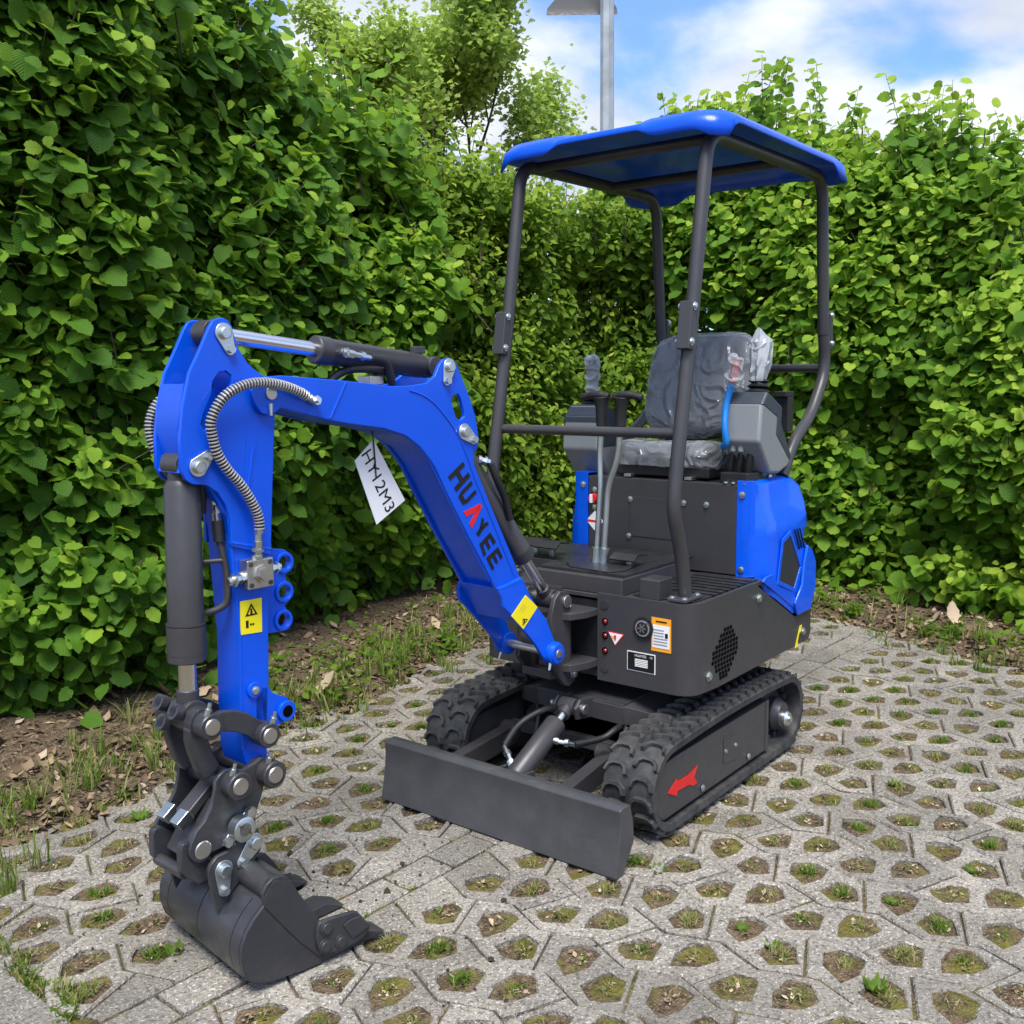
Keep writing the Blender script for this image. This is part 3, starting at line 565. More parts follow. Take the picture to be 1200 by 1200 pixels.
def pinplate(parent, fr, p, b, l, r=.024):
    p = Vector((p[0], p[1])); b = Vector((b[0], b[1])); d_ = (b - p); n_ = Vector((-d_.y, d_.x)).normalized(); a0 = math.atan2(d_.y, d_.x); out = []
    for k in range(13): a = a0 + math.pi / 2 + math.pi * k / 12; out.append((p.x + r * math.cos(a), p.y + r * math.sin(a)))
    for k in range(9): a = a0 - math.pi / 2 + math.pi * k / 8; out.append((b.x + r * .6 * math.cos(a), b.y + r * .6 * math.sin(a)))
    s_ = 1 if l > 0 else -1
    q = MB().prism(out, fr, l, l + .005 * s_).build('pin_retainer', M_ZINC, parent, bevel=.0015)
    MB().tube([fr(p.x, p.y, l + .005 * s_), fr(p.x, p.y, l + .013 * s_), fr(p.x, p.y, l + .015 * s_)], [r * .62, r * .62, r * .5], 20).build('pin_head', M_ZINC, q)
    MB().tube([fr(b.x, b.y, l + .005 * s_), fr(b.x, b.y, l + .015 * s_)], [r * .42, r * .42], 6).build('hex_bolt', M_ZINC, q, smooth=50); return q
for s_ in (1,):
    pinplate(BOOM, BF, D['p_boomtop_pin'][0], D['p_boomtop_bolt'][0], .076 * s_); pinplate(BOOM, BF, D['p_boomlow_bolt'][0], D['p_boomlow_pin'][0], .076 * s_)
MB().tube([BF(1.03, 1.374, -.082), BF(1.03, 1.374, .082)], .016).build('nose_pin', M_STEEL, BOOM, bevel=.002); MB().tube([BF(1.033, 1.35, .078), BF(1.034, 1.322, .08)], [.006, .004], 8).build('grease_nipple', M_ZINC, BOOM)
# boom decals
def deco(name, quads, mat, l): 
    m = MB()
    for q in quads: m.prism(q, BF, l, l + .0009)
    return m.build(name, mat, BOOM)
def glyph(box, strokes, mat):                   # box: left-top... corners given as top-left, bottom-left, bottom-right, top-right of the upright letter
    a, b, c, d_ = [Vector((p[0], p[1])) for p in box]
    def at(u, v): return (lambda t, bt: t.lerp(bt, v))(a.lerp(d_, u), b.lerp(c, u))
    return deco('letter', [[tuple(at(u, v)) for u, v in s_] for s_ in strokes], mat, .0762)
def gb(k): b = D[k]; return [b[3], b[0], b[1], b[2]]
t = .27; Ebars = [[(0, 0), (t + .03, 0), (t + .03, 1), (0, 1)], [(t, 0), (1, 0), (1, .2), (t, .2)], [(t, .4), (.92, .4), (.92, .6), (t, .6)], [(t, .8), (1, .8), (1, 1), (t, 1)]]
glyph(gb('H'), [[(0, 0), (t, 0), (t, 1), (0, 1)], [(1 - t, 0), (1, 0), (1, 1), (1 - t, 1)], [(t, .38), (1 - t, .38), (1 - t, .6), (t, .6)]], M_BLACKD)
glyph(gb('U'), [[(0, 0), (t, 0), (t, .8), (0, .72)], [(1 - t, 0), (1, 0), (1, .72), (1 - t, .8)], [(0, .72), (t, .76), (1 - t, .76), (1, .72), (.85, 1), (.15, 1)]], M_BLACKD)
glyph(gb('A'), [[(0, 1), (.3, 1), (.68, .25), (.38, 0), (.3, 0)], [(.38, 0), (.75, 0), (1, 1), (.7, 1), (.5, .35)]], M_RED)
glyph(gb('Y'), [[(0, 0), (.32, 0), (.65, .55), (.38, .6)], [(.68, 0), (1, 0), (.66, .6), (.38, .5)], [(.36, .5), (.66, .5), (.66, 1), (.36, 1)]], M_BLACKD)
glyph(gb('E1'), Ebars, M_BLACKD); glyph(gb('E2'), Ebars, M_BLACKD)
def bsticker(parent, pts, l, mat, name, th=.0012): return MB().prism(pts, BF, l, l + th).build(name, mat, parent)
def lerp2(q, u, v): a, b, c, d_ = [Vector((p[0], p[1])) for p in q]; t_ = a.lerp(b, u); return tuple(t_.lerp(d_.lerp(c, u), v))
q = [(.135, .738), (.078, .690), (.148, .632), (.203, .684)]
st = bsticker(BOOM, q, lambda a, b: armoff(1, .1008)(a, b), M_YELLOW, 'warning_label') if False else MB().prism(q, BF, armoff(1, .1003), armoff(1, .1018)).build('warning_label', M_YELLOW, BOOM)
tri = [lerp2(q, .93, .6), lerp2(q, .62, .45), lerp2(q, .62, .75)]; tri = [lerp2(q, .35, .80), lerp2(q, .80, .62), lerp2(q, .80, .95)]
def outline_tri(parent, tri, fr, l0, l1, mat, k=.62):
    c = (sum(p[0] for p in tri) / 3, sum(p[1] for p in tri) / 3); inn = [(c[0] + (p[0] - c[0]) * k, c[1] + (p[1] - c[1]) * k) for p in tri]
    m = MB()
    for i in range(3): m.prism([tri[i], tri[(i + 1) % 3], inn[(i + 1) % 3], inn[i]], fr, l0, l1)
    m.prism([(c[0] - .003, c[1] - .006), (c[0] + .003, c[1] - .006), (c[0] + .002, c[1] + .007), (c[0] - .002, c[1] + .007)], fr, l0, l1); return m.build('warning_triangle', mat, parent)
outline_tri(st, [lerp2(q, .62, .74), lerp2(q, .9, .60), lerp2(q, .86, .93)], BF, armoff(1, .1016), armoff(1, .1024), M_BLACKD)
for k in range(3): MB().prism([lerp2(q, .18 + k * .1, .3), lerp2(q, .22 + k * .1, .3), lerp2(q, .22 + k * .1, .6), lerp2(q, .18 + k * .1, .6)], BF, armoff(1, .1016), armoff(1, .1022)).build('print_line', simple('faded_print', (.6, .5, .05), .45), st)
# --- arm cylinder (on top of the boom), boom cylinder
def ram(name, parent, A, B, Lr, rt, rr, gl, eye=.03, flip=False):
    """rod eye at A, tube base at B; Lr = visible rod length from A"""
    A, B = Vector(A), Vector(B); d_ = (B - A).normalized(); T0 = A + d_ * Lr; T1 = B - d_ * eye * .9
    c = MB().tube([T0, T0 + d_ * .003, T0 + d_ * .04, T0 + d_ * .042, T0 + d_ * .046, T1 - d_ * .015, T1], [rt * .97, rt * 1.07, rt * 1.07, rt * 1.07, rt, rt, rt * .75], 36).build(name, M_GREY, parent)
    MB().tube([A + d_ * eye, T0 + d_ * .01], rr, 24).build('piston_rod', M_CHROME, c)
    MB().tube([A + d_ * eye * .3, A + d_ * eye * 1.6], rr * 1.25, 20).tube([A - gl * eye * .9, A + gl * eye * .9], eye, 24).build('rod_eye', M_GREY, c, bevel=.002)
    MB().tube([B - gl * eye * .95, B + gl * eye * .95], eye, 24).tube([T1 - d_ * .01, B], eye * .9, 20).build('base_eye', M_GREY, c, bevel=.002)
    return c, d_, T0, T1
LAT = BF(0, 0, 1) - BF(0, 0, 0)
A0 = BF(1.142, 1.515, 0); B0 = BF(.429, 1.437, 0)
ac, ad, t0, t1 = ram('arm_cylinder', EX, A0, B0, .305, .034, .0185, LAT, .03)
MB().box(BF(.475, 1.485, 0), (.045, .02, .02)).build('port_block', M_GREY, ac, bevel=.003)
fitting(BF(.77, 1.475, .03), BF(.77, 1.472, .055), ac, .012); fitting(BF(.77, 1.472, .05), BF(.70, 1.46, .058), ac, .011)
MB().tube(spline([BF(.70, 1.46, .058), BF(.66, 1.455, .055), BF(.635, 1.44, .05), BF(.61, 1.39, .04)]), .011).build('hydraulic_hose', M_HOSE, ac)
MB().tube(spline([BF(.625, 1.425, .03), BF(.68, 1.432, .02), BF(.735, 1.43, .01), BF(.775, 1.412, .0), BF(.79, 1.39, 0)]), .011).build('hydraulic_hose', M_HOSE, ac)
MB().box(BF(.66, 1.402, .01), (.05, .05, .025)).build('hose_clamp', M_STEEL, ac, bevel=.003)
A1 = BF(-.1, .673, 0); B1 = BF(.354, 1.24, 0)
bc, bd, t0, t1 = ram('boom_cylinder', EX, A1, B1, .20, .036, .0185, LAT, .032)
fitting(BF(.265, 1.165, .03), BF(.235, 1.155, .05), bc, .013); MB().tube(spline([BF(.232, 1.15, .05), BF(.21, 1.10, .055), BF(.17, 1.04, .05), BF(.14, .97, .045)]), .011).build('hydraulic_hose', M_HOSE, bc)
# --- dipper arm
DIP = MB().prism(D['dip_box'], BF, -.05, .05).build('dipper_arm', M_BLUE, EX, bevel=.004)
for s_ in (1, -1): MB().prism(D['dip_head'], BF, s_ * .046, s_ * .058, [D['dip_slot'][::-1]]).build('head_plate', M_BLUE, DIP, bevel=.0025)
MB().prism([(1.262, 1.20), (1.20, 1.18), (1.145, 1.09), (1.135, .99), (1.03, .99), (1.012, 1.3), (1.02, 1.38), (1.06, 1.39), (1.05, 1.1), (1.12, 1.13), (1.2, 1.2), (1.25, 1.24)], BF, -.046, .046).build('web_plate', M_BLUE, DIP, bevel=.002)
MB().prism([(1.25, 1.24), (1.262, 1.30), (1.24, 1.40), (1.228, 1.39), (1.245, 1.30), (1.236, 1.25)], BF, -.046, .046).build('front_web', M_BLUE, DIP, bevel=.002)
for s_ in (1, -1): MB().prism(D['dip_ear'], BF, s_ * .038, s_ * .05).build('lower_ear', M_BLUE, DIP, bevel=.002)
ec = D['dip_earc'][0]
for s_ in (1, -1):
    MB().tube([BF(*ec, s_ * .05), BF(*ec, s_ * .062)], .026, 24).build('ear_boss', M_BLUE, DIP, bevel=.002); MB().tube([BF(*ec, s_ * .0622), BF(*ec, s_ * .0628)], .015, 20).build('ear_hole', M_VOID, DIP)  # hole is a flat black disc, its inner shade painted on
MB().tube([BF(1.097, .661, .05), BF(1.097, .661, .058)], .02, 20).build('side_boss', M_BLUE, DIP, bevel=.002); bolt(DIP, BF(1.097, .661, .058), LAT, .008, name='grease_nipple')
pinplate(DIP, BF, (1.14, 1.513), (1.126, 1.476), .0585, .023); pinplate(DIP, BF, (1.223, 1.213), (1.196, 1.236), .0585, .023)
MB().tube([BF(1.142, 1.515, -.058), BF(1.142, 1.515, .058)], .017).build('pin', M_STEEL, DIP)
MB().tube([BF(1.225, 1.213, -.06), BF(1.225, 1.213, .058)], .017).build('pin', M_STEEL, DIP)
hb = MB().prism(D['bracket'], BF, .008, .024, [circle2(c, .0175, 14)[::-1] for c in D['bracket_h']]).build('lifting_bracket', M_BLUE, DIP, bevel=.003)
for c in D['bracket_h']:
    MB().prism(circle2(c, .027, 20), BF, .024, .031, [circle2(c, .0178, 14)[::-1]]).build('eye_ring', M_BLUE, hb, bevel=.002)
def dbead(pts, l): MB().tube([BF(a, b, l) for a, b in pts], .004, 6).build('weld_bead', M_BLUE, DIP)
dbead([(1.142, 1.1), (1.14, 1.02), (1.128, .8), (1.134, .63), (1.134, .52)], .049); dbead([(1.035, 1.0), (1.145, 1.03)], .056)
MB().prism([(1.06, 1.275), (1.076, 1.285), (1.09, 1.275), (1.106, 1.14), (1.09, 1.12)], BF, .0583, .0593).build('recess_cover', M_BLUE, DIP, bevel=.0004); dbead([(1.076, 1.25), (1.1, 1.125)], .0592)
q = [D['sticker_dip'][i] for i in (0, 1, 2, 3)]
st = bsticker(DIP, q, .0503, M_YELLOW, 'warning_label')
outline_tri(st, [lerp2(q, .5, .1), lerp2(q, .22, .48), lerp2(q, .8, .46)], BF, .0514, .0522, M_BLACKD)
for u, v, w, h in ((.25, .6, .12, .22), (.44, .7, .08, .06), (.55, .7, .08, .06)): MB().prism([lerp2(q, u, v), lerp2(q, u + w, v), lerp2(q, u + w, v + h), lerp2(q, u, v + h)], BF, .0514, .0522).build('print_figure', M_BLACKD, st)
# rotary valve block and spring-guarded hoses
vb = MB().prism([(1.122, .985), (1.048, .985), (1.048, .915), (1.122, .915)], BF, .051, .085).build('valve_block', M_STEEL, DIP, bevel=.003)
for a, b in ((1.112, .975), (1.058, .975), (1.112, .925), (1.058, .925)): MB().tube([BF(a, b, .085), BF(a, b, .087)], .006, 8).build('screw', M_GREYD, vb)
MB().tube([BF(1.083, .95, .085), BF(1.083, .95, .09), BF(1.083, .95, .09), BF(1.083, .95, .1)], [.022, .022, .016, .016], 6).build('port_plug', M_STEEL, vb, smooth=60)
fitting(BF(1.122, .945, .068), BF(1.165, .94, .068), vb, .014); fitting(BF(1.048, .955, .068), BF(1.018, .955, .068), vb, .013)
fitting(BF(1.086, .985, .075), BF(1.086, 1.02, .08), vb, .014); fitting(BF(1.086, 1.012, .08), BF(1.085, 1.075, .084), vb, .011)
def guarded(pts, l, name='spring_hose'):
    P = spline([BF(a, b, l_) for (a, b), l_ in zip(pts, l)], 14); L = sum((x - y).length for x, y in zip(P, P[1:])); n = int(L / .002); Q = []; tot = 0; j = 0; acc = [0]
    for x, y in zip(P, P[1:]): acc.append(acc[-1] + (y - x).length)
    for k in range(n + 1):
        s_ = L * k / n
        while j < len(P) - 2 and acc[j + 1] < s_: j += 1
        Q.append(P[j].lerp(P[j + 1], (s_ - acc[j]) / max(1e-6, acc[j + 1] - acc[j])))
    h = MB().tube(Q, .0105, 10).build(name, M_HOSE, DIP)
    rr = [(.0126 if k % 4 in (0, 1) else .0085) for k in range(n + 1)]; MB().tube(Q, rr, 10).build('spring_guard', M_SPRING, h, smooth=20)
    mm = h.children[0].data; return h
lA = [.088, .09, .092, .094, .096, .096, .094, .09, .085, .08, .078, .078, .08, .082, .084, .085, .085, .084]
guarded(D['hoseA'][1:-1], lA[1:-1]); ha = D['hoseA']; fitting(BF(*ha[0], .078), BF(*ha[2], .092), DIP, .012); fitting(BF(.905, 1.352, .074), BF(.905, 1.357, .1), DIP, .011)
guarded(D['hoseB'], [-.06, -.075, -.085, -.088, -.088, -.085, -.08, -.075, -.07])
MB().tube(spline([BF(1.16, 1.40, .02), BF(1.195, 1.30, .015), BF(1.19, 1.2, .02), BF(1.185, 1.1, .0)]), .012).build('hydraulic_hose', M_HOSE, DIP)
# --- bucket cylinder on the dipper front
A2 = BF(1.245, .63, 0); B2 = BF(1.228, 1.215, 0)
kc, kd, t0, t1 = ram('bucket_cylinder', EX, A2, B2, .125, .041, .021, LAT, .036)
MB().tube([t0 + kd * .02, t0 + kd * .085, t0 + kd * .087], [.0445, .0445, .042], 36).build('gland', M_GREY, kc)
MB().tube([t0 + kd * .088 , t0 + kd * .092], .0448, 36).build('gland_ring', M_GREYD, kc)
p = lambda a, b, l=.02: BF(a, b, l)
MB().tube(spline([p(1.185, .86, 0), p(1.16, .87, .02), p(1.145, .89, .03), p(1.143, .95, .03), p(1.15, 1.0, .028), p(1.155, 1.03, .025)]), .0085).build('steel_pipe', M_GREY, kc); MB().tube([p(1.19, .985, .01), p(1.15, .985, .03)], .006).build('pipe_clamp', M_GREY, kc)
MB().tube([p(1.155, 1.03, .025), p(1.155, 1.08, .02)], .014).build('sleeve', M_HOSE, kc); fitting(p(1.155, 1.08, .02), p(1.157, 1.15, .018), kc, .012); MB().tube([p(1.157, 1.14, .018), p(1.162, 1.2, .01)], .011).build('hydraulic_hose', M_HOSE, kc)
# --- bucket linkage and coupler
lk = MB().tube([BF(1.245, .618, -.066), BF(1.245, .618, .066)], .022, 20).build('rocker_link', M_GREYD, EX)
for s_ in (1, -1): MB().prism(D['link_arch'], BF, s_ * .066, s_ * .084).build('link_plate', M_GREYD, lk, bevel=.003)
def boss(parent, c, l0, l1, r=.03, pin=.02, two=True):
    for s_ in ((1, -1) if two else (1,)):
        MB().tube([BF(*c, s_ * l0), BF(*c, s_ * (l1 - .003)), BF(*c, s_ * l1)], [r, r, r * .92], 24).build('pin_boss', M_GREYD, parent); MB().tube([BF(*c, s_ * l1), BF(*c, s_ * (l1 + .003))], [pin, pin * .9], 20).build('pin_end', M_STEEL, parent)
boss(lk, (1.245, .618), .06, .102, .031); boss(lk, (1.093, .556), .06, .106, .03)
hk = MB().tube([BF(1.245, .62, -.0655), BF(1.245, .62, .0655)], .034, 24).build('bucket_link', M_GREYD, EX)
for s_ in (1, -1): MB().prism(D['link_low'], BF, s_ * .03, s_ * .06).build('link_plate', M_GREYD, hk, bevel=.006)
for a, b, l, dx in ((1.275, .65, -.055, .3), (1.28, .645, .02, .3), (1.285, .61, -.03, .5)):
    o_ = BF(a, b, l); ax = (BF(a + .8, b + .4, l) - o_).normalized()
    MB().lathe([(.02, 0), (.02, .018), (.013, .018), (.013, .01), (.001, .01)], o_, ax, 18).build('grease_port', M_GREYD, hk); MB().sphere(o_ + ax * .012, .006, 8, 6).build('grease_nipple', M_ZINC, hk)
def nip(parent, a, b, l): MB().tube([BF(a, b, l), BF(a - .004, b + .016, l + .004), BF(a - .004, b + .016, l + .004), BF(a - .007, b + .03, l + .006)], [.008, .008, .005, .005], 8).build('grease_nipple', M_ZINC, parent)
nip(lk, 1.252, .645, .09); nip(lk, 1.08, .58, .095)
CPL = MB().prism([(1.11, .32), (1.3, .3), (1.22, .42), (1.12, .42)], BF, -.045, .045).build('quick_coupler', M_GREYD, EX, bevel=.006)
for s_ in (1, -1): MB().prism(D['coup'], BF, s_ * .072, s_ * .084).build('coupler_plate', M_GREYD, CPL, bevel=.004)
boss(CPL, (1.189, .462), .07, .118, .033, .021); boss(CPL, (1.091, .46), .07, .118, .033, .021); nip(CPL, 1.2, .488, .1); nip(CPL, 1.1, .487, .1)
for c, r in (((1.275, .327), .022), ((1.142, .371), .017)): MB().tube([BF(*c, .0845), BF(*c, .0865)], [r, r * .9], 20).build('pin_end', M_STEEL, CPL)
for l0 in (.05, -.073): MB().prism(D['latch'], BF, l0, l0 + .023).build('latch_plate', M_GREYD, CPL, bevel=.004)
MB().tube([BF(1.31, .275, -.06), BF(1.31, .275, .06)], .014).build('cross_bar', M_GREYD, CPL)
kb = MB().prism([(1.23, .322), (1.205, .352), (1.155, .392), (1.14, .385), (1.165, .34), (1.2, .31)], BF, .084, .092).build('lock_plate', M_ZINC, CPL, bevel=.003)
MB().tube([BF(1.183, .354, .09), BF(1.183, .354, .118), BF(1.183, .354, .12), BF(1.183, .354, .12), BF(1.183, .354, .106)], [.03, .03, .027, .016, .015], 28).build('lock_knob', M_ZINC, kb)
for a, b in ((1.218, .328), (1.155, .383)): MB().tube([BF(a, b, .09), BF(a, b, .104)], .011, 6).build('hex_bolt', M_ZINC, kb, smooth=60)
MB().prism([(1.285, .375), (1.26, .385), (1.17, .46), (1.19, .47), (1.28, .40)], BF, -.02, .028).build('latch_bar', M_GREY, CPL, bevel=.004)
for l in (-.045, .015): MB().box(BF(1.285, .385, l), (.04, .032, .028), Matrix.Rotation(.6, 3, 'Y')).build('square_nut', M_ZINC, CPL, bevel=.002)
MB().tube([BF(1.1, .462, -.07), BF(1.1, .462, .07)], .03, 20).tube([BF(1.189, .462, -.07), BF(1.189, .462, .07)], .026, 20).build('coupler_tube', M_GREYD, CPL)
# --- bucket
sd_ = D['bk_side']
arc = sd_[5:17]; inn = []
for i, (a, b) in enumerate(arc):
    p0 = Vector(arc[max(i - 1, 0)]); p1 = Vector(arc[min(i + 1, len(arc) - 1)]); d_ = (p1 - p0).normalized(); n_ = Vector((-d_.y, d_.x)); n_ = n_ if n_.dot(Vector((-.06, .1)) - Vector((a, b))) > 0 else -n_
    inn.append((a + n_.x * .009, b + n_.y * .009))
inn2 = [((a * .5 + c * .5), (b * .5 + d_ * .5)) for (a, b), (c, d_) in zip(arc, inn)]
bucket = MB().prism([(-.018, .209), (-.016, .2), (-.075, .225), (-.09, .24), (-.085, .255)], KF, -.183, .213).build('bucket', M_GREYD, EX, bevel=.002)
for l0, l1 in ((.213, .225), (-.195, -.183)): MB().prism(sd_, KF, l0, l1).build('side_plate', M_GREYD, bucket, bevel=.003)
strips = [(-.183, -.146), (-.143, .012), (.015, .172), (.175, .213)]
for l0, l1 in strips: MB().prism(arc + inn[::-1], KF, l0, l1).build('back_strip', M_GREYD, bucket, smooth=50)
MB().prism(inn2 + [(a - .0, b) for a, b in inn[::-1]], KF, -.183, .213).build('inner_shell', M_VOID, bucket)  # painted black so the gaps between the strips look shaded
MB().tube([KF(-.048, .236, -.19), KF(-.048, .236, .2135)], .029, 28).build('top_tube', M_GREYD, bucket)
fp = [Vector(p) for p in D['bk_fold']]; MB().prism([(a, b) for a, b in fp] + [(-.162, .12), (-.116, .195), (-.087, .246), (-.044, .262), (-.02, .235)], KF, .2255, .2285).build('side_doubler', M_GREYD, bucket, bevel=.0015)
for s_, l in ((1, .226), (-1, -.195)):
    ct = MB().prism(D['cutter'], KF, l, l + s_ * .013).build('side_cutter', M_GREYD, bucket, bevel=.004)
    for c in D['cut_bolts']: MB().tube([KF(*c, l + s_ * .013), KF(*c, l + s_ * .017), KF(*c, l + s_ * .017), KF(*c, l + s_ * .021)], [.018, .0175, .0135, .012], 20).build('bolt_head', M_GREYD, ct)
    MB().prism(D['cut_pad'], KF, l + s_ * .013, l + s_ * .017).build('raised_pad', M_GREYD, ct, bevel=.003)
for l in (.19, .01, -.165):
    z0 = .004; m = MB(); w = .032
    m.add([KF(-.36, z0 + .004, l - w), KF(-.36, z0 + .004, l + w), KF(-.3, z0, l - w), KF(-.3, z0, l + w), KF(-.3, .034, l - w), KF(-.3, .034, l + w), KF(-.2, z0, l - w), KF(-.2, z0, l + w), KF(-.2, .026, l - w), KF(-.2, .026, l + w)],
          [(0, 1, 5, 4), (0, 2, 3, 1), (0, 4, 2), (1, 3, 5), (4, 5, 9, 8), (2, 6, 7, 3), (2, 4, 8, 6), (3, 7, 9, 5), (6, 8, 9, 7)]); m.build('bucket_tooth', M_GREYD, bucket, bevel=.003)
MB().prism([(-.165, .003), (-.25, .006), (-.25, .02), (-.16, .02)], KF, -.19, .22).build('lip_plate', M_GREYD, bucket, bevel=.002)
for s_ in (1, -1): MB().prism(D['ear'], BF, s_ * .086, s_ * .098).build('bucket_ear', M_GREYD, bucket, bevel=.003)
pinplate(bucket, BF, (1.148, .304), (1.185, .268), .0985, .024); pinplate(bucket, BF, (1.235, .268), (1.237, .218), .0985, .024)
# --- deck: foot box, pedals, levers, mats
fb = MB().prism([(.372, -.2), (.372, .163), (-.02, .163), (-.02, -.4), (.2, -.4), (.2, -.2)], FZ, .684, .742).build('foot_box', M_GREY, EX, bevel=.004)
MB().prism([(.345, -.19), (.345, .155), (.1, .16), (.1, .158), (-.11, .166), (-.11, -.42), (.19, -.42), (.19, -.19)], FZ, .7425, .752).build('floor_mat', M_MAT, EX, bevel=.002)
mp_ = MB()
for k in range(7): mp_.box((-.02 + .045 * k - .06, .30, .693), (.02, .22, .006))
mp_.prism([(.33, .18), (.33, .4), (-.14, .41), (-.14, .18)], FZ, .6845, .69); mp_.build('side_mat', M_MAT, EX, bevel=.002)
MB().prism([(.36, .222), (.36, .296), (.27, .296), (.27, .222)], FZ, .684, .752).build('pedal_block', M_GREY, EX, bevel=.004)
MB().prism([(.325, -.08), (.345, .09), (.28, .12), (.16, .1), (.16, -.12), (.26, -.14)], FZ, .7525, .757).build('lever_plate', M_MAT, EX, bevel=.002)
def pedal(x, y, z, w, nm='foot_pedal'):
    pd = MB().prism([(x + .05, z - .012), (x + .02, z + .008), (x - .045, z), (x - .045, z - .006), (x + .018, z + .001), (x + .045, z - .018)], FY, y - w, y + w).build(nm, M_BLACK, EX, bevel=.002)
    MB().box((x - .01, y, z - .03), (.02, .018, .055)).build('pedal_bracket', M_ZINC, pd, bevel=.002); return pd
pedal(.15, -.36, .80, .05); pedal(.17, -.27, .80, .055); pedal(.18, .07, .79, .05)
for (y0, y1, y2, x2, gy) in ((-.043, -.012, -.029, .2, -.03), (-.012, .012, .05, .2, .048)):
    pts = rounded([(.215, y0, .745), (.203, y0 + .012, 1.03), (.2, y0 + .006 if y0 < -.02 else y0 + .05, 1.12), (.2, y2, 1.28)], .07)
    lv = MB().tube(pts, .0105, 14).build('travel_lever', M_ZINC, EX); MB().tube([pts[0], pts[0].lerp(pts[-1], .12)], .0165, 14).build('lever_socket', M_ZINC, lv)
    s_ = -1 if y0 < -.02 else 1
    g = MB().tube([(.2, y2, 1.235), (.2, y2, 1.30), (.2, y2 + s_ * .002, 1.335)], [.019, .021, .03], 16)
    g.tube(spline([(.2, y2 - s_ * .03, 1.336), (.2, y2, 1.342), (.2, y2 + s_ * .045, 1.342), (.2, y2 + s_ * .085, 1.333)]), [.013] * 6 + [.015] * 6 + [.013] * 6 + [.009], 12); g.build('lever_grip', M_BLACK, lv, bevel=.003)
# --- seat base / engine cover
EC = MB().prism([(-.15, .69), (-.15, 1.02), (-.6, 1.02), (-.6, .69)], FY, -.318, .318).build('engine_cover', M_GREY, EX, bevel=.004)
MB().prism([(-.125, .797), (.11, .797), (.11, .95), (-.125, .95)], FX, -.1495, -.147).build('access_panel', M_GREY, EC, bevel=.0012)
for y, z in ((-.123, .94), (.107, .94), (-.129, .797), (.20, .94)): bolt(EC, (-.147, y, z), (1, 0, 0), .0085)
for z in (.967, .897): bolt(EC, (-.149, -.288, z), (1, 0, 0), .0085)
sw_ = MB().lathe([(.02, 0), (.02, .012), (.017, .02), (0, .02)], (-.149, -.288, .932), (1, 0, 0), 20).build('battery_switch', M_RED, EC); MB().box((-.126, -.29, .932), (.008, .012, .034)).build('switch_key', M_WHITE, sw_, bevel=.002)
st = sticker(EC, [(-.1495, -.327, .842), (-.1495, -.287, .882), (-.1495, -.247, .842), (-.1495, -.287, .802)], M_WHITE, 'warning_diamond'); sticker(st, [(-.1495, -.32, .846), (-.1495, -.254, .844), (-.1495, -.254, .836), (-.1495, -.32, .838)], M_RED, 'sticker_symbol', (.0014, 0, 0))
